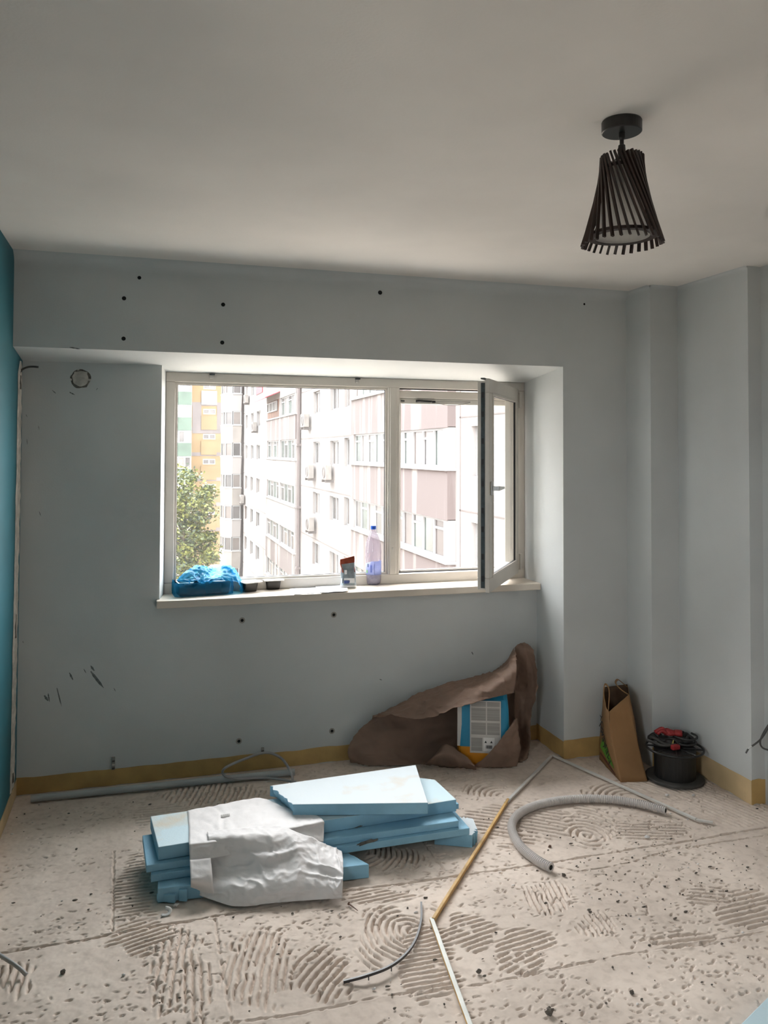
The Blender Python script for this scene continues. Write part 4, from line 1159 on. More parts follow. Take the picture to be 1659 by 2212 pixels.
sheet(rows, 14, 14, .005, 14, 12, .0004, ragged=.004, cr=.008, cs=9).build('corner_flap', M['paper_brown'], bp_, smooth=True, solid=.0006)
rows = [Yp((930, 1640, 3.93), (952, 1614, 3.89), (968, 1609, 3.86), (1000, 1628, 3.83), (1024, 1652, 3.81)),
        Yp((920, 1648, 3.90), (950, 1632, 3.87), (975, 1634, 3.83), (1004, 1645, 3.815), (1026, 1655, 3.81)),
        FL_((905, 1652), (950, 1655), (980, 1659), (1008, 1661), (1030, 1661))]
sheet(rows, 8, 6, .006, 22, 15, .001, ragged=.003).build('bottom_fold', M['paper_brown'], bp_, smooth=True, solid=.0006)

# ------------------------------------------------------------------ kraft carrier bag
kb = thing('carrier_bag', tuple(W(1345, 1665, z=0)), 'open brown paper carrier bag with green logo, beside the spool', 'bag')
B1, B2, B3 = W(1341, 1690, z=0), W(1398, 1688, z=0), W(1295, 1640, z=0)
B4 = B3 + (B2 - B1)
B4.y = min(B4.y, YA - .01); B3.y = min(B3.y, YA - .01)
T1, T2 = W(1316, 1537, y=3.60), W(1359, 1500, y=3.62)
T3, T4 = W(1305, 1484, y=3.79), W(1355, 1478, y=3.80)
M1, M2, M3, M4_ = W(1321, 1600, y=3.575), W(1377, 1600, y=3.55), W(1296, 1592, y=3.80), W(1364, 1560, y=3.81)
mb = MB()
def face(rows, seed, name, mat, wr=.003):
    o = sheet(rows, 8, 8, wr, 14, seed).build(name, mat, kb, smooth=True, solid=.0008)
    return o
lp = lambda a, b, t: a.lerp(b, t)
face([[T3, lp(T3, T1, .5) + Vector((-.004, 0, -.03)), T1], [M3, lp(M3, M1, .5), M1], [B3, lp(B3, B1, .5), B1]], 1, 'broad_side', M['kraft'])
face([[T1, lp(T1, T2, .4), T2], [M1, lp(M1, M2, .5) + Vector((.004, -.006, 0)), M2], [B1, lp(B1, B2, .5), B2]], 2, 'gusset', M['kraft'])
face([[T2, lp(T2, T4, .5), T4], [M2, lp(M2, M4_, .5) + Vector((.01, 0, 0)), M4_], [B2, lp(B2, B4, .5), B4]], 3, 'far_side', M['kraft'])
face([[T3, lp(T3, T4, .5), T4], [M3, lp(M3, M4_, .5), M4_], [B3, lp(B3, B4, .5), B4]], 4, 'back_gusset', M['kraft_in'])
MB().add([B1, B2, B4, B3], [(0, 1, 2, 3)]).build('bag_base', M['kraft'], kb, solid=.001)
mb = MB().tube(spline([lp(T3, T1, .30) + Vector((0, 0, -.07)), W(1304, 1500, y=3.74), W(1307, 1478, y=3.74), W(1316, 1492, y=3.68), lp(T3, T1, .8) + Vector((0, 0, -.03))], 6), .004, 6, sx=1.4, sy=.5)
mb.build('carry_handle', M['kraft'], kb, smooth=True)
mb = MB().tube(spline([lp(T2, T4, .15) + Vector((0, 0, -.01)), W(1342, 1490, y=3.68), W(1330, 1476, y=3.72), W(1334, 1468, y=3.75), W(1341, 1472, y=3.77), lp(T2, T4, .9) + Vector((0, 0, -.01))], 6), .004, 6, sx=1.4, sy=.5)
mb.build('carry_handle', M['kraft'], kb, smooth=True)
# print on the broad side: green house-shaped triangle and rotated lettering
ex = (B1 - B3).normalized()
ez = (lp(M3, M1, .5) - lp(B3, B1, .5)).normalized()
en = ex.cross(ez).normalized()
if en.dot(EYE - B1) < 0: en = -en
def on_side(u, v, e=.006):
    a = lp(lp(B3, M3, min(1, v)), lp(B1, M1, min(1, v)), u)
    if v > 1: a = lp(lp(M3, T3, v - 1), lp(M1, T1, v - 1), u)
    return a + en * e
pts = [(.10, .62), (.55, .30), (.82, .25), (.55, .78), (.30, .98)]
MB().prism([on_side(u, v, .0045) for u, v in pts], [on_side(u, v, .0056) for u, v in pts]).build('green_triangle', M['green'], kb)
pts = [(.08, .30), (.80, .06), (.86, .10), (.10, .40)]
MB().prism([on_side(u, v, .0045) for u, v in pts], [on_side(u, v, .0054) for u, v in pts]).build('dark_band', M['maroon'], kb)
for txt, u, v, sz in (('LEROY', .46, .72, .055), ('MERLIN', .74, .38, .062)):
    o0 = on_side(u, v, .007)
    yv = (on_side(u - .2, v + .02, .007) - o0).normalized()
    xv = (on_side(u - .16, v + .62, .007) - o0).normalized()
    nz = xv.cross(yv).normalized(); yv = nz.cross(xv)
    M4 = Matrix(((xv.x, yv.x, nz.x, o0.x), (xv.y, yv.y, nz.y, o0.y), (xv.z, yv.z, nz.z, o0.z), (0, 0, 0, 1)))
    text_mesh(txt, sz, M4, 'lettering', M['ink'], kb)

# ------------------------------------------------------------------ cable spool with gloves and pliers
SX, SY = 2.522, 3.452
sp = thing('cable_spool', (SX, SY, 0), 'large black cable spool in the far right corner', 'spool')
MB().lathe([(.134, .003), (.139, .006), (.139, .014), (.134, .017)], (SX, SY, 0), 48).build('lower_flange', M['spool_grey'], sp)
MB().lathe([(.098, .0172), (.098, .150)], (SX, SY, 0), 40).build('drum', M['spool'], sp)
mb = MB()
ring = [Vector((SX + .134 * math.cos(a), SY + .134 * math.sin(a), .152)) for a in [2 * math.pi * i / 48 for i in range(49)]]
mb.tube(ring, .0055, 8)
mb.build('upper_rim', M['spool'], sp, smooth=True)
for k in range(8):
    a = 2 * math.pi * (k + .3) / 8
    MB().tube([(SX + .03 * math.cos(a), SY + .03 * math.sin(a), .153), (SX + .08 * math.cos(a), SY + .08 * math.sin(a), .1535), (SX + .131 * math.cos(a), SY + .131 * math.sin(a), .153)], .004, 6).build('spoke', M['spool'], sp)
MB().lathe([(.036, .150), (.036, .160), (.016, .160), (.016, .150)], (SX, SY, 0), 24, cap=False).build('hub', M['spool'], sp)
MB().lathe([(.100, .150), (.100, .1525)], (SX, SY, 0), 40).build('top_disc', M['spool'], sp)


def blob(c, r, seed, amp=.25, fr=2.2, nu=20, nv=12, mb=None, mi=0):
    mb = mb or MB()
    o = len(mb.v)
    for j in range(nv + 1):
        th = math.pi * j / nv
        for i in range(nu):
            ph = 2 * math.pi * i / nu
            d = Vector((math.sin(th) * math.cos(ph), math.sin(th) * math.sin(ph), math.cos(th)))
            k = 1 + amp * noise.noise(d * fr + Vector((seed, seed * 2, 0)))
            mb.v.append((c[0] + d.x * r[0] * k, c[1] + d.y * r[1] * k, c[2] + d.z * r[2] * k))
    for j in range(nv):
        for i in range(nu):
            mb.f.append((o + j * nu + i, o + j * nu + (i + 1) % nu, o + (j + 1) * nu + (i + 1) % nu, o + (j + 1) * nu + i)); mb.m.append(mi)
    return mb


def glove(c, rot, label, mat, mat2, sc=1.0):
    t = thing('work_glove', c, label, 'glove', 'gloves on the spool')
    Rm = Matrix.Translation(c) @ Matrix.Rotation(rot, 4, 'Z')
    mb = blob((0, 0, .016 * sc), (.040 * sc, .034 * sc, .016 * sc), rot, .35, 3)
    for k, (dy, L, dz) in enumerate(((-.024, .045, .012), (-.008, .055, .02), (.008, .052, .022), (.024, .042, .014))):
        mb.tube(spline([(.02 * sc, dy * sc, .016 * sc), (.045 * sc, dy * 1.1 * sc, .016 * sc + dz * sc), ((.03 + L) * sc, dy * 1.2 * sc, .010 * sc)], 4), .008 * sc, 8)
    mb.tube(spline([(-.01 * sc, -.03 * sc, .014 * sc), (.012 * sc, -.048 * sc, .018 * sc), (.032 * sc, -.05 * sc, .01 * sc)], 4), .008 * sc, 8)
    mb.v = [tuple(Rm @ Vector(v)) for v in mb.v]
    mb.build('glove_hand', mat, t, smooth=True)
    mb = MB().lathe([(.030, 0), (.033, .02), (.032, .04)], seg=16, cap=False, mat=Rm @ Matrix.Translation((-.025 * sc, 0, .017 * sc)) @ Matrix.Rotation(math.radians(-90), 4, 'Y') @ Matrix.Diagonal((.5 * sc, sc, sc, 1)))
    mb.build('cuff', mat2, t, smooth=True, solid=.002)


glove((SX + .006, SY + .045, .196), 2.6, 'red rubber glove heaped on top of the black spool', M['glove_red'], M['glove_red'], .85)
glove((SX + .045, SY + .03, .160), .4, 'dark glove under the red glove on the spool', M['glove_dark'], M['glove_dark'], 1.05)
glove((SX - .02, SY + .06, .158), 2.0, 'dark glove at the back of the spool top', M['glove_dark'], M['glove_dark'], .95)
c = Vector((SX - .062, SY - .02, .166))
pt = thing('pliers', c, 'grey-handled pliers with a red grip lying on the spool rim', 'pliers')
MB().tube(spline([c + Vector((-.05, .085, .012)), c + Vector((-.035, .05, .010)), c + Vector((-.012, .018, .004)), c + Vector((.035, .004, .006)), c + Vector((.055, .002, .008))], 6), .007, 8).build('handle_grip', M['spool_grey'], pt, smooth=True)
MB().tube(spline([c + Vector((-.022, .10, .020)), c + Vector((-.012, .06, .020)), c + Vector((.004, .028, .008)), c + Vector((.03, .012, .006))], 6), .0075, 8).build('handle_grip', M['spool_grey'], pt, smooth=True)
mb = MB().box((c.x + .012, c.y - .034, c.z - .006), (c.x + .056, c.y - .012, c.z + .018)); mb.build('red_grip', M['glove_red'], pt, bevel=.006)
c = Vector((SX - .022, SY - .012, .168))
t = thing('plastic_wedge', c, 'small pale yellow plastic piece between the gloves on the spool', 'scrap')
MB().prism([c + Vector(v) for v in ((-.008, 0, 0), (.003, -.003, 0), (.007, .002, 0))], [c + Vector(v) for v in ((.004, .003, .024), (.011, .002, .026), (.012, .006, .024))]).build('wedge', M['yellow'], t)
cl = [Vector((SX + .055 + (.05 + .01 * math.sin(i)) * math.cos(i * .55), SY - .005 + .06 * math.sin(i * .55), .163 + .0022 * i)) for i in range(24)]
tag(MB().tube(spline(cl, 3), .0055, 6).build('cable_coil', M['glove_dark'], smooth=True), 'coil of black cable on the right side of the spool top', 'cable')

# ------------------------------------------------------------------ pipes, strips and cables
def two(a, b, n=3): return [Vector(a).lerp(Vector(b), i / (n - 1)) for i in range(n)]
pa, pb = W(67, 1726, z=.016), W(636, 1668, z=.016)
pa.z = pb.z = .0175
pipe = MB()
dirp = (pb - pa).normalized()
rotp = Vector((0, 0, 1)).rotation_difference(dirp).to_matrix().to_4x4()
L_ = (pb - pa).length
pipe.lathe([(.0125, L_ - .03), (.016, L_), (.016, 0), (.0125, 0), (.0125, .03)], seg=20, cap=False, mat=Matrix.Translation(pa) @ rotp)
pipe.lathe([(.016, L_), (.0125, L_)], seg=20, cap=False, mat=Matrix.Translation(pa) @ rotp)
tag(pipe.build('plastic_pipe', M['pipe'], smooth=False), 'straight grey plastic pipe lying along the window wall', 'pipe')
ch = [W(633, 1690, z=.05), W(628, 1668, z=.11), W(610, 1640, y=4.03), W(585, 1627, y=4.05), W(562, 1627.5, y=4.06), W(535, 1637, y=4.06), W(505, 1649, y=4.05), W(485, 1660, y=4.03), W(481, 1670, z=.035), W(492, 1678, z=.038), W(520, 1682.5, z=.034), W(560, 1680.5, z=.012), W(600, 1683, z=.012), W(640, 1690, z=.012)]
tag(MB().tube(spline(ch, 8), .0062, 8).build('cable_loop', M['cable_light'], smooth=True), 'stiff grey cable loop standing by the wall over the grey pipe', 'cable')
# corrugated conduit
cp = [(1190, 1874), (1160, 1858), (1128, 1832), (1110, 1805), (1106, 1780), (1122, 1757), (1158, 1740), (1210, 1729), (1270, 1725), (1330, 1728), (1385, 1737), (1438, 1751)]
path = spline([W(x, y, z=.019) for x, y in cp], 40)
rib = lambda t: .0175 + .0022 * (1 if (int(t * 480) % 4) < 2 else -1)
tot = len(path)
# resample evenly for even ribs
acc = [0]
for a, b in zip(path[:-1], path[1:]): acc.append(acc[-1] + (b - a).length)
NS = int(acc[-1] / .0021)
even = []
j = 0
for i in range(NS + 1):
    s_ = acc[-1] * i / NS
    while j < len(acc) - 2 and acc[j + 1] < s_: j += 1
    even.append(path[j].lerp(path[j + 1], (s_ - acc[j]) / max(1e-9, acc[j + 1] - acc[j])))
cd = thing('corrugated_conduit', even[0], 'curved grey corrugated conduit lying on the floor in an arc', 'conduit')
MB().tube(even, .0175, 14, rfun=lambda t: .0150 + (.0034 if (round(t * NS) % 4) in (0, 1) else 0)).build('conduit_hose', M['conduit'], cd, smooth=False)
for e, d in ((even[0], even[0] - even[3]), (even[-1], even[-1] - even[-4])):
    mb = MB(); d.normalize(); rr = Vector((0, 0, 1)).rotation_difference(d).to_matrix().to_4x4()
    mb.lathe([(.0095, -.004), (.0095, .0006), (.0005, .0008)], seg=14, cap=False, mat=Matrix.Translation(e) @ rr)
    mb.build('open_end', M['hole'], cd)


def strip(name, a, b, w, h, mat, label, z0=.001, cat='strip', mat2=None, lift=0.0):
    a, b = Vector((a.x, a.y, z0)), Vector((b.x, b.y, z0 + lift))
    d = (b - a).normalized(); s_ = d.cross(Vector((0, 0, 1))).normalized()
    mb = MB()
    n = 6
    vs = []
    for i in range(n + 1):
        p = a.lerp(b, i / n)
        wob = s_ * (noise.noise(Vector((i * .4, w * 99, 1))) * .002)
        for e, z in ((-w / 2, 0), (w / 2, 0), (w / 2, h), (w / 2 - .002, h + .0008), (-w / 2 + .002, h + .0008), (-w / 2, h)):
            vs.append(p + wob + s_ * e + Vector((0, 0, z)))
    fs = []; ms = []
    for i in range(n):
        for k in range(6):
            fs.append((i * 6 + k, i * 6 + (k + 1) % 6, i * 6 + 6 + (k + 1) % 6, i * 6 + 6 + k)); ms.append(1 if (mat2 and k in (1,)) else 0)
    fs += [(5, 4, 3, 2, 1, 0), tuple(n * 6 + k for k in range(6))]; ms += [0, 0]
    mb.add(vs, fs); mb.m = ms
    return tag(mb.build(name, [mat, mat2 or mat]), label, cat)


strip('wooden_strip', W(936, 1990, z=.006), W(1098, 1730, z=.006), .011, .012, M['wood'], 'thin yellow wooden strip lying between foam stack and conduit', z0=.005)
strip('trunking_strip', W(1092, 1738, z=.004), W(1191, 1636, z=.004), .014, .008, M['strip_grey'], 'grey trunking strip running on towards the wall from the yellow strip', z0=.006)
strip('trunking_strip', W(1194, 1634, z=.004), W(1504, 1773, z=.004), .014, .008, M['strip_grey'], 'long pale trunking strip beside the kraft bag and the conduit', z0=.006)
strip('trunking_strip', W(1503, 1773, z=.004), W(1540, 1779, z=.004), .014, .006, M['strip_grey'], 'short end of trunking at the tip of the long pale strip', z0=.006)
strip('painted_strip', W(932, 1988, z=.006), W(1022, 2235, z=.006), .014, .010, M['strip_white'], 'white painted strip with a pine edge running to the lower picture edge', z0=.005, mat2=M['wood'])
bk = [W(742, 2121, z=.004), W(790, 2108, z=.016), W(840, 2089, z=.018), (W(878, 2060, z=.016)), W(900, 2025, z=.012), W(910, 1985, z=.008), W(910, 1950, z=.006)]
bs = thing('trunking_offcut', bk[0], 'dark curved plastic offcut lying in front of the sack', 'strip')
MB().tube(spline(bk, 8), .0052, 4, sx=.9, sy=1.1).build('dark_strip', M['strip_black'], bs)
for k in (2, 9, 17):
    q = spline(bk, 8)[k]; MB().box((q.x - .0015, q.y - .0015, 0.001), (q.x + .0015, q.y + .0015, q.z)).build('strip_tab', M['strip_black'], bs)
wl = [W(-60, 2035, z=.03), W(-20, 2052, z=.035), W(15, 2073, z=.035), W(40, 2090, z=.025), W(57, 2106, z=.010)]
wl = [Vector((max(p.x, XL + .012), p.y, p.z)) for p in wl]
tag(MB().tube(spline(wl, 8), .0062, 8).build('grey_cable', M['cable_light'], smooth=True), 'grey cable end at the lower left edge of the floor', 'cable')
# cables coming out of the right wall
rc = thing('wall_cable', W(1640, 1600, y=3.06), 'black cables with a stripped end hanging at the right edge', 'cable')
MB().tube(spline([W(1700, 1520, y=3.085), W(1668, 1558, y=3.05), W(1659, 1572, y=3.045), W(1650, 1588, y=3.04), W(1640, 1600, y=3.03), W(1630, 1608, y=3.03), W(1624, 1612, y=3.03)], 6), .0042, 8).build('cable_sheath', M['cable'], rc, smooth=True)
MB().tube(spline([W(1702, 1500, y=3.09), W(1675, 1545, y=3.06), W(1656, 1572, y=3.06), W(1646, 1590, y=3.05), W(1642, 1604, y=3.045), W(1646, 1614, y=3.045), W(1656, 1619, y=3.05), W(1672, 1620, y=3.06), W(1700, 1600, y=3.09)], 6), .0040, 8).build('cable_bend', M['cable'], rc, smooth=True)
MB().tube([W(1624, 1612, y=3.03), W(1620, 1615, y=3.03), W(1616, 1618, y=3.03)], .0022, 6).build('bare_core', M['copper'], rc)
MB().tube([W(1616, 1618, y=3.03), W(1613, 1623, y=3.03), W(1611, 1627, y=3.03)], .0040, 8).build('sheath_tip', M['cable'], rc)


# clips left on the wall
def clip(px, py, h, label, nn_):
    p = W(px, py, y=YB)
    t = thing('cable_clip', (p.x, YB, p.z), label, 'clip', 'cable clips on the window wall')
    MB().box((p.x - .0075, YB - .010, p.z - h / 2), (p.x + .0075, YB, p.z + h / 2)).build('clip_base', M['plug'], t, bevel=.002)
    for k in range(nn_):
        z = p.z - h / 2 + h * (k + .5) / (nn_ + .6)
        MB().box((p.x - .006, YB - .015, z - .003), (p.x + .006, YB - .0095, z + .004)).build('clip_tooth', M['strip_grey'] if k % 2 else M['cable'], t)
clip(245, 1648, .060, 'tall grey notched cable clip on the wall above the grey pipe', 3)
clip(567, 1619, .024, 'small grey cable clip on the wall above the cable loop', 1)

# ------------------------------------------------------------------ loose bits on the floor
def chip(px, py, s, label, mat, cat='chip', seed=0, flat=.5, grp=None):
    p = W(px, py, z=0)
    mb = blob((p.x, p.y, s * flat * .7), (s, s * .7, s * flat), seed, .7, 1.6, 9, 6)
    o = mb.build({'chip': 'plaster_chip', 'lump': 'mortar_lump'}[cat], mat)
    tag(o, label, cat, grp)
chip(1441, 1719, .010, 'white plaster chip in front of the cable spool', M['chip'], seed=1)
chip(1398, 1810, .011, 'white plaster chip on the ridges below the conduit end', M['chip'], seed=2)
chip(1498, 1719, .009, 'pale plaster chip to the right of the spool', M['chip'], seed=3)
chip(380, 1957, .010, 'small pale plaster chip at the front left of the foam stack', M['chip'], seed=4)
chip(1187, 2190, .013, 'dark mortar lump at the bottom edge right of the white strip', M['crumb'], 'lump', 5, .8)
chip(1218, 1892, .008, 'dark mortar lump next to the conduit end', M['crumb'], 'lump', 6, .7)
chip(1365, 2146, .007, 'dark mortar lump in the lower right foreground', M['crumb'], 'lump', 7, .8)
chip(136, 2103, .008, 'dark mortar lump in the left foreground', M['crumb'], 'lump', 8, .8)
chip(1188, 1830, .007, 'reddish brown lump inside the conduit arc', M['rust'], 'lump', 9, .8)
chip(1035, 2101, .008, 'dark mortar lump beside the white strip', M['crumb'], 'lump', 10, .8)
p = W(357, 1972, z=.004)
ar = [p + Vector((.016 * math.cos(a), .010 * math.sin(a), .004 + .006 * math.sin(a))) for a in [math.radians(-140 + 230 * i / 12) for i in range(13)]]
tag(MB().tube(ar, .0045, 6, sx=1.6, sy=.35).build('plastic_curl', M['chip'], smooth=True), 'white curled plastic shaving on the floor in front of the stack', 'shaving')
a, b = W(755, 1953, z=.005), W(773, 1967, z=.004)
sc = thing('screw', a, 'rusty screw lying on the floor right of the sack', 'screw')
MB().tube(two(a, b), .0028, 6, rfun=lambda t: .0030 - .0018 * t).build('shank', M['rust'], sc)
dn = (a - b).normalized()
MB().lathe([(.0025, 0), (.0058, .004), (.0055, .005)], seg=10, mat=Matrix.Translation(a) @ Vector((0, 0, 1)).rotation_difference(dn).to_matrix().to_4x4()).build('screw_head', M['rust'], sc)
mb = MB()
for k in range(330):
    px, py = RND.uniform(0, 1659), RND.uniform(1730, 2212)
    if RND.random() < .45: px, py = RND.gauss(1430, 130), RND.gauss(1890, 60)
    p = W(px, py, z=0)
    if not (XL + .03 < p.x < XR - .03 and 1.87 < p.y < 4.05): continue
    s_ = RND.choice((.0015, .002, .002, .003, .0042))
    blob((p.x, p.y, s_ * .5), (s_ * RND.uniform(.8, 2.4), s_ * .8, s_ * .8), k * .37, .6, 1.5, 6, 4, mb, 0 if RND.random() < .82 else 1)
tag(mb.build('floor_grit', [M['crumb'], M['chip']]), 'scattered dark grit and crumbs on the cement floor', 'grit', kind='stuff')

# ------------------------------------------------------------------ outside: courtyard and apartment blocks
tag(MB().box((-140, -140, -11.5), (140, 160, -11)).build('ground', M['ground']), 'courtyard ground far below the window', 'ground', kind='structure')


class Face:
    """upright building face: u runs along it, n points out of it"""
    def __init__(s, o, u, n): s.o, s.u, s.n = Vector(o), Vector(u).normalized(), Vector(n).normalized()
    def p(s, u, z, e=0.): return s.o + s.u * u + s.n * e + Vector((0, 0, z))
    def box(s, mb, u0, u1, z0, z1, e0, e1, mi=0):
        a = [s.p(u, z, e) for e in (e0, e1) for u, z in ((u0, z0), (u1, z0), (u1, z1), (u0, z1))]
        return mb.add(a, [(3, 2, 1, 0), (4, 5, 6, 7), (0, 1, 5, 4), (1, 2, 6, 5), (2, 3, 7, 6), (3, 0, 4, 7)], mi)


def wall_with_openings(F, u0, u1, z0, z1, holes, mat, parent, depth=.22, back=.6, name='wall'):
    us = sorted({u0, u1} | {h[0] for h in holes} | {h[1] for h in holes})
    zs = sorted({z0, z1} | {h[2] for h in holes} | {h[3] for h in holes})
    mb = MB()
    for a, b in zip(us[:-1], us[1:]):
        for c, d in zip(zs[:-1], zs[1:]):
            um, zm = (a + b) / 2, (c + d) / 2
            if any(h[0] < um < h[1] and h[2] < zm < h[3] for h in holes): continue
            mb.add([F.p(a, c), F.p(b, c), F.p(b, d), F.p(a, d)], [(0, 1, 2, 3)])
    for h in holes:
        q = [(h[0], h[2]), (h[1], h[2]), (h[1], h[3]), (h[0], h[3])]
        for i in range(4):
            (a, c), (b, d) = q[i], q[(i + 1) % 4]
            mb.add([F.p(a, c), F.p(b, d), F.p(b, d, -depth), F.p(a, c, -depth)], [(0, 1, 2, 3)])
    F.box(mb, u0, u1, z0, z1, -depth - back, -depth - .08)
    for u in (u0, u1): mb.add([F.p(u, z0), F.p(u, z1), F.p(u, z1, -depth - back), F.p(u, z0, -depth - back)], [(0, 1, 2, 3)])
    mb.add([F.p(u0, z1), F.p(u1, z1), F.p(u1, z1, -depth - back), F.p(u0, z1, -depth - back)], [(0, 1, 2, 3)])
    return mb.build(name, mat, parent, fix=False)


def far_window(F, u0, u1, z0, z1, lights, parent, e=-.2, panes=('ext_pane',), transom=0, seed=0, fw=.07):
    mb = MB()
    F.box(mb, u0, u1, z0, z0 + fw, e, e + .07); F.box(mb, u0, u1, z1 - fw, z1, e, e + .07)
    W_ = (u1 - u0) / lights
    for k in range(lights + 1):
        c = u0 + W_ * k
        a, b = max(u0, c - fw * .7), min(u1, c + fw * .7)
        F.box(mb, a, b, z0 + fw, z1 - fw, e, e + .07)
    cells = []
    for k in range(lights):
        a, b = u0 + W_ * k + fw * .5, u0 + W_ * (k + 1) - fw * .5
        if transom and (k + seed) % 2 == 0:
            zt_ = z1 - (z1 - z0) * .28
            F.box(mb, a, b, zt_, zt_ + fw, e, e + .06)
            cells += [(a, b, z0 + fw * .5, zt_ + .02), (a, b, zt_ + .02, z1 - fw * .5)]
        else: cells.append((a, b, z0 + fw * .5, z1 - fw * .5))
    w = mb.build('window', M['ext_frame'], parent)
    for i, (a, b, c, d) in enumerate(cells):
        F.box(MB(), a, b, c, d, e - .01, e + .02).build('pane', M[panes[(i * 7 + seed) % len(panes)]], w)
    return w


# unseen parapet and slab, added to keep ground light off the ceiling
mb = MB().box((-1.75, -1.2, -.3), (-1.6, 2.6, 1.12)).box((-1.6, -1.2, -.3), (XL - .3, 2.6, -.12))
tag(mb.build('balcony', M['facade_cream']), 'unseen parapet and slab added outside the added window to block ground light', 'balcony', kind='structure')
# --- unseen wing added on the left to block low side sky
added_wing = thing('apartment_building', (-13, 40, -11), 'unseen plain apartment wing added at the left to block low sky light', 'building')
FLW = Face((-13, 0, 0), (0, -1, 0), (1, 0, 0))
hs = [(-u - 1.8, -u, .95 + 2.7 * k, 2.2 + 2.7 * k) for u in (14, 21, 28, 36, 45, 55) for k in range(-3, 5)]
wall_with_openings(FLW, -66, -9, -11, 15, hs, M['facade'], added_wing)
for i, h in enumerate(hs): far_window(FLW, *h, 2, added_wing, -.2, ('ext_pane', 'ext_pane_warm'), seed=i)
# --- long white block facing the courtyard
FW = Face((8.55, 0, 0), (0, 1, 0), (-1, 0, 0))
FBAY = Face((8.30, 0, 0), (0, 1, 0), (-1, 0, 0))
blk = thing('apartment_building', (8.55, 40, -11), 'long weathered white apartment block with glazed balconies across the courtyard', 'building')
holes, specs = [], []
for k in range(-3, 3):
    z = .95 + 2.6 * k
    for (a, b, n_, h) in ((36.0, 37.8, 2, 1.15), (40.1, 41.8, 2, 1.15), (34.0, 34.95, 1, 1.25), (61.6, 63.9, 2, 1.15), (65.6, 67.4, 1, 1.15), (19.55, 20.45, 1, 1.35), (69.4, 71.0, 1, 1.15)):
        if a < 30 and k not in (-2, -1, 0, 1): continue
        holes.append((a, b, z, z + h)); specs.append((a, b, z, z + h, n_, k))
wall_with_openings(FW, 14, 73, -11, 9.5, holes, M['facade'], blk)
for i, (a, b, c, d, n_, k) in enumerate(specs):
    far_window(FW, a, b, c, d, n_, blk, -.2, ('ext_pane', 'ext_pane_warm'), seed=i)
mb = MB()
for k in range(-3, 4):
    z = -.30 + 2.6 * k
    for a, b, z0, z1 in ((33.2, 45.0, z - .03, z + .03), (14, 21.3, z + .25, z + .29), (57.4, 73, z - .04, z + .04)):
        mb = MB(); FW.box(mb, a, b, z0, z1, -.01, .012); mb.build('panel_joint', M['joint'], blk)
mb = MB(); FW.box(mb, 21.2, 21.25, -11, 9.5, -.01, .012); mb.build('panel_joint', M['joint'], blk)
for u, r in ((45.2, .11), (72.6, .14)):
    dp = MB().tube([FW.p(u, z, .12) for z in (-11, -4, 2, 9.4)], r, 8).build('downpipe', M['downpipe'], blk)
    for z in (-5, -1.6, 1.9, 5.2):
        mb = MB(); FW.box(mb, u - .15, u + .15, z, z + .12, 0, .26); mb.build('pipe_bracket', M['downpipe'], dp)


def bay(u0, u1, ks, lights, seed):
    mb = MB()
    FBAY.box(mb, u0, u1, -11, 9.5, -.9, -.35)
    mb.build('bay_core', M['grey_render'], blk)
    for k in ks:
        z = 1.12 + 2.65 * k
        pmat = 'facade_pink' if (seed == 1 and k >= 0) or (seed + k) % 3 == 0 else 'facade'
        mb = MB()
        FBAY.box(mb, u0, u1, z - 1.47, z - .05, -.36, 0)
        par = mb.build('parapet', M[pmat], blk)
        mb = MB(); FBAY.box(mb, u0 - .06, u1 + .06, z - .06, z + .02, -.36, .07)
        mb.build('parapet_cap', M['ext_frame'], par)
        for a, b in ((u0, u0 + .35), (u1 - .35, u1), ((u0 + u1) / 2 - .25, (u0 + u1) / 2 + .25)):
            mb = MB(); FBAY.box(mb, a, b, z + .02, z + 1.2, -.36, -.02); mb.build('bay_post', M['facade'], par)
        um = (u0 + u1) / 2
        for (a, b, s_) in ((u0 + .35, um - .25, 0), (um + .25, u1 - .35, 1)):
            if seed == 2 and s_ == 1 and k == 1:
                mb = MB()
                FBAY.box(mb, a, b, z, z + 1.2, -.3, -.02)
                cl = mb.build('rusty_enclosure', M['brick_red'], blk)
                far_window(FBAY, a + .6, b - .4, z + .45, z + 1.1, 3, blk, .0, ('ext_pane_warm',), seed=3)
                continue
            far_window(FBAY, a, b, z + .02, z + 1.18, lights, blk, -.15, (('ext_pane', 'ext_pane_green', 'ext_pane_warm', 'ext_pane_green', 'ext_pane_warm') if seed == 1 else ('ext_pane', 'ext_pane_warm', 'ext_pane_green')), 1, seed * 3 + k + s_)


bay(21.6, 32.7, range(-2, 2), 5, 1)
bay(45.6, 56.9, range(-3, 3), 4, 2)
mb = MB()
a = [FBAY.p(51, 5.35, .0), FBAY.p(57.2, 5.35, .0), FBAY.p(57.2, 4.95, .95), FBAY.p(51, 4.95, .95)]
mb.prism(a, [v + Vector((0, 0, .06)) for v in a])
tag(mb.build('awning', M['red_awning']), 'red sloping awning above a rust-coloured balcony of the white block', 'awning')
mb = MB()
FW.box(mb, 60.5, 64, 6.0, 8.6, .0, .06)
tag(mb.build('banner', M['red_awning']), 'red cloth hanging high on the white block', 'cloth')

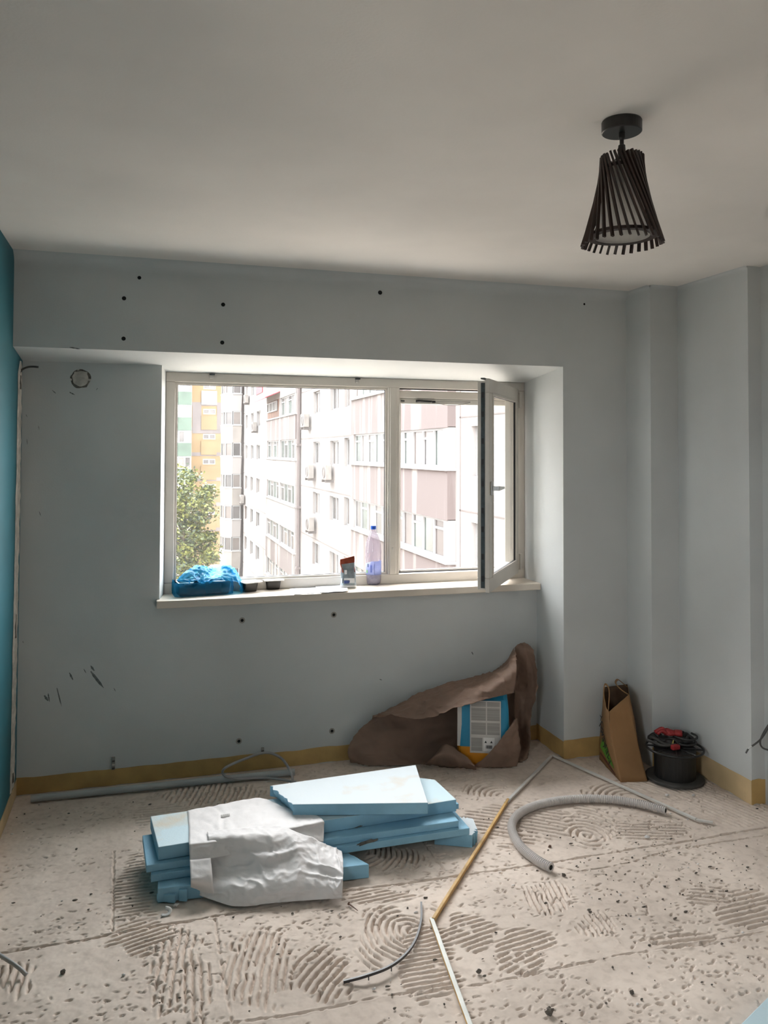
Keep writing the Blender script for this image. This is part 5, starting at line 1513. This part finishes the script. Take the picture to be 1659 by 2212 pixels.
# --- outdoor air-conditioning units
def ac_unit(px, py, label, sc=1.0):
    p = W(px, py, x=8.55)
    u, z = p.y, p.z
    t = thing('air_conditioner', p, label, 'air conditioner', 'air conditioners on the white block')
    F = Face((8.55, 0, 0), (0, 1, 0), (-1, 0, 0))
    w, h = .85 * sc, .62 * sc
    mb = MB(); F.box(mb, u - w / 2, u + w / 2, z - h / 2, z + h / 2, .12, .42); mb.build('casing', M['ac'], t, bevel=.03)
    mb = MB()
    rot = Matrix.Translation(F.p(u - .12 * sc, z, .42)) @ Matrix.Rotation(math.radians(-90), 4, 'Y')
    mb.lathe([(.24 * sc, 0), (.24 * sc, .03), (.18 * sc, .03), (.18 * sc, .01), (.05 * sc, .02)], seg=18, mat=rot)
    mb.build('fan_grille', M['ac_dark'], t)
    mb = MB(); F.box(mb, u - w * .4, u - w * .34, z - h / 2 - .12, z - h / 2, 0, .42); F.box(mb, u + w * .34, u + w * .4, z - h / 2 - .12, z - h / 2, 0, .42)
    mb.build('bracket', M['ac_dark'], t)
for px, py, lab in ((669, 909, 'air conditioner on the white block, highest one right of the brown downpipe'), (679, 1018, 'air conditioner on the white block, left of two side by side'), (717, 1020, 'air conditioner on the white block, right of two side by side'),
                    (680, 1131, 'air conditioner on the white block, lowest one'), (556, 922, 'air conditioner high on the far end of the white block beside the rusty balcony'), (538, 862, 'air conditioner on the far end of the white block near the red cloth'), (529, 1078, 'low air conditioner on the far end of the white block')):
    ac_unit(px, py, lab, 1.15)

# --- octagonal bay stack at the far end
stk = thing('bay_tower', (7.55, 73, -11), 'narrow stack of faceted glazed balconies at the far end of the white block', 'building')
oct_ = [(6.72, 73.9), (6.95, 72.4), (7.55, 71.9), (8.30, 71.9), (8.42, 73.9)]
def facets(k=1.0):
    c = Vector((7.57, 73.4, 0)); return [c + (Vector((x, y, 0)) - c) * k for x, y in oct_]
mb = MB(); a = facets(.86); mb.prism([v + Vector((0, 0, -11)) for v in a], [v + Vector((0, 0, 9.6)) for v in a]); mb.build('tower_core', M['grey_render'], stk)
for k in range(-3, 4):
    z = 1.13 + 2.75 * k
    a, b = facets(1.04), facets(1.04)
    mb = MB().prism([v + Vector((0, 0, z - 1.53)) for v in facets(.98)], [v + Vector((0, 0, z - .02)) for v in a])
    par = mb.build('parapet', M['facade_cream'] if k % 2 else M['facade'], stk)
    mb = MB().prism([v + Vector((0, 0, z - .05)) for v in facets(1.07)], [v + Vector((0, 0, z + .03)) for v in facets(1.07)]); mb.build('parapet_cap', M['ext_frame'], par)
    q = facets(.98)
    for i in range(4):
        d = q[i + 1] - q[i]
        nrm = Vector((d.y, -d.x, 0)).normalized()
        F = Face(q[i], d, nrm)
        far_window(F, .04, d.length - .04, z + .03, z + 1.2, 1 if d.length < 1.1 else 2, stk, -.05, ('ext_pane', 'ext_pane_warm'), 0, i + k, .06)

# --- yellow block behind
yb = thing('apartment_building', (7, 92, -11), 'yellow apartment block with a grey weathered patch and small windows', 'building')
FY_ = Face((0, 92.0, 0), (1, 0, 0), (0, -1, 0))
hs = [(6.42, 7.75, .12 + 2.78 * k, .72 + 2.78 * k) for k in range(-3, 4)]
wall_with_openings(FY_, 5.0, 10, -11, 13, hs, M['yellow_render'], yb, .15)
for i, h in enumerate(hs): far_window(FY_, *h, 2, yb, -.08, ('ext_pane',), seed=i, fw=.1)
mb = MB(); FY_.box(mb, 5.25, 6.2, 3.9, 6.9, 0, .03); FY_.box(mb, 7.9, 8.6, 4.0, 6.9, 0, .03); FY_.box(mb, 5.25, 8.6, 3.55, 4.6, 0, .028); mb.build('grey_patch', M['grey_render'], yb)
for k in range(-3, 4):
    mb = MB(); FY_.box(mb, 6.2, 7.9, -1.6 + 2.78 * k, -.05 + 2.78 * k, 0, .09); mb.build('spandrel_panel', M['yellow_render'] if k != 3 else M['facade_cream'], yb)
    mb = MB(); FY_.box(mb, 5.0, 8.8, 1.05 + 2.78 * k, 1.45 + 2.78 * k, 0, .02); mb.build('string_course', M['grey_render'], yb)

# --- green balcony block at the left
gb = thing('balcony_block', (3.2, 88, -11), 'block of green-fronted glazed balconies at the left behind the tree', 'building')
FG = Face((0, 88.3, 0), (1, 0, 0), (0, -1, 0))
mb = MB(); FG.box(mb, -14, 5.0, -11, 13, -2.5, -.4); mb.build('wall', M['facade_cream'], gb)
for k in range(-2, 4):
    z = 2.45 + 2.72 * k
    mb = MB(); FG.box(mb, -14, 4.95, z - 1.4, z, -.4, 0); mb.build('green_front', M['green_panel'], gb)
    far_window(FG, 1.7, 4.9, z, z + 1.3, 5, gb, -.1, ('ext_pane_warm', 'ext_pane', 'ext_frame'), 0, k + 4, .12)
    for a in (-14, -10.1, -6.2, -2.3): far_window(FG, a, a + 3.85, z, z + 1.3, 4, gb, -.1, ('ext_pane_warm', 'ext_pane'), 0, k + 5, .12)

# --- tree in the courtyard
tr_ = thing('courtyard_tree', (2.9, 59.5, -11), 'leafy yellow-green tree in the courtyard at the left of the window view', 'tree')
mb = MB().tube(spline([(2.9, 59.5, -11), (3.0, 59.6, -8), (2.8, 59.4, -5), (3.0, 59.5, -2)], 5), .25, 10, rfun=lambda t: .3 - .2 * t)
for k in range(7):
    a = k * 2.1
    mb.tube(spline([(2.9, 59.5, -7.5 + k * .7), (2.9 + 1.0 * math.cos(a), 59.5 + 1.0 * math.sin(a), -6.2 + k * .75), (2.9 + 2.0 * math.cos(a), 59.5 + 2 * math.sin(a), -4.6 + k * .6)], 4), .09, 6, rfun=lambda t: .1 - .07 * t)
mb.build('trunk', M['bark'], tr_)
mb = MB()
R2 = random.Random(3)
for c in range(210):
    while True:
        d = Vector((R2.uniform(-1, 1), R2.uniform(-1, 1), R2.uniform(-1, 1)))
        if .25 < d.length < 1: break
    cc_ = Vector((2.75 + d.x * 2.75, 59.5 + d.y * 2.4, -4.1 + d.z * 5.0))
    cr = R2.uniform(.45, .8)
    cm = R2.random()
    for l in range(52):
        e = Vector((R2.gauss(0, 1), R2.gauss(0, 1), R2.gauss(0, 1))).normalized() * cr * R2.uniform(.5, 1)
        p = cc_ + e
        t1 = Vector((R2.gauss(0, 1), R2.gauss(0, 1), R2.gauss(0, .6))).normalized()
        t2 = t1.cross(Vector((R2.gauss(0, 1), R2.gauss(0, 1), R2.gauss(0, 1)))).normalized()
        s_ = R2.uniform(.10, .20)
        m_ = R2.random() * .6 + cm * .5
        mb.add([p - t1 * s_, p + t2 * s_ * .5, p + t1 * s_, p - t2 * s_ * .5], [(0, 1, 2, 3)], 0 if m_ > .55 else (1 if m_ > .28 else 2))
o = mb.build('foliage', [M['leafa'], M['leafb'], M['leafc']], tr_, fix=False)
o['kind'] = 'stuff'
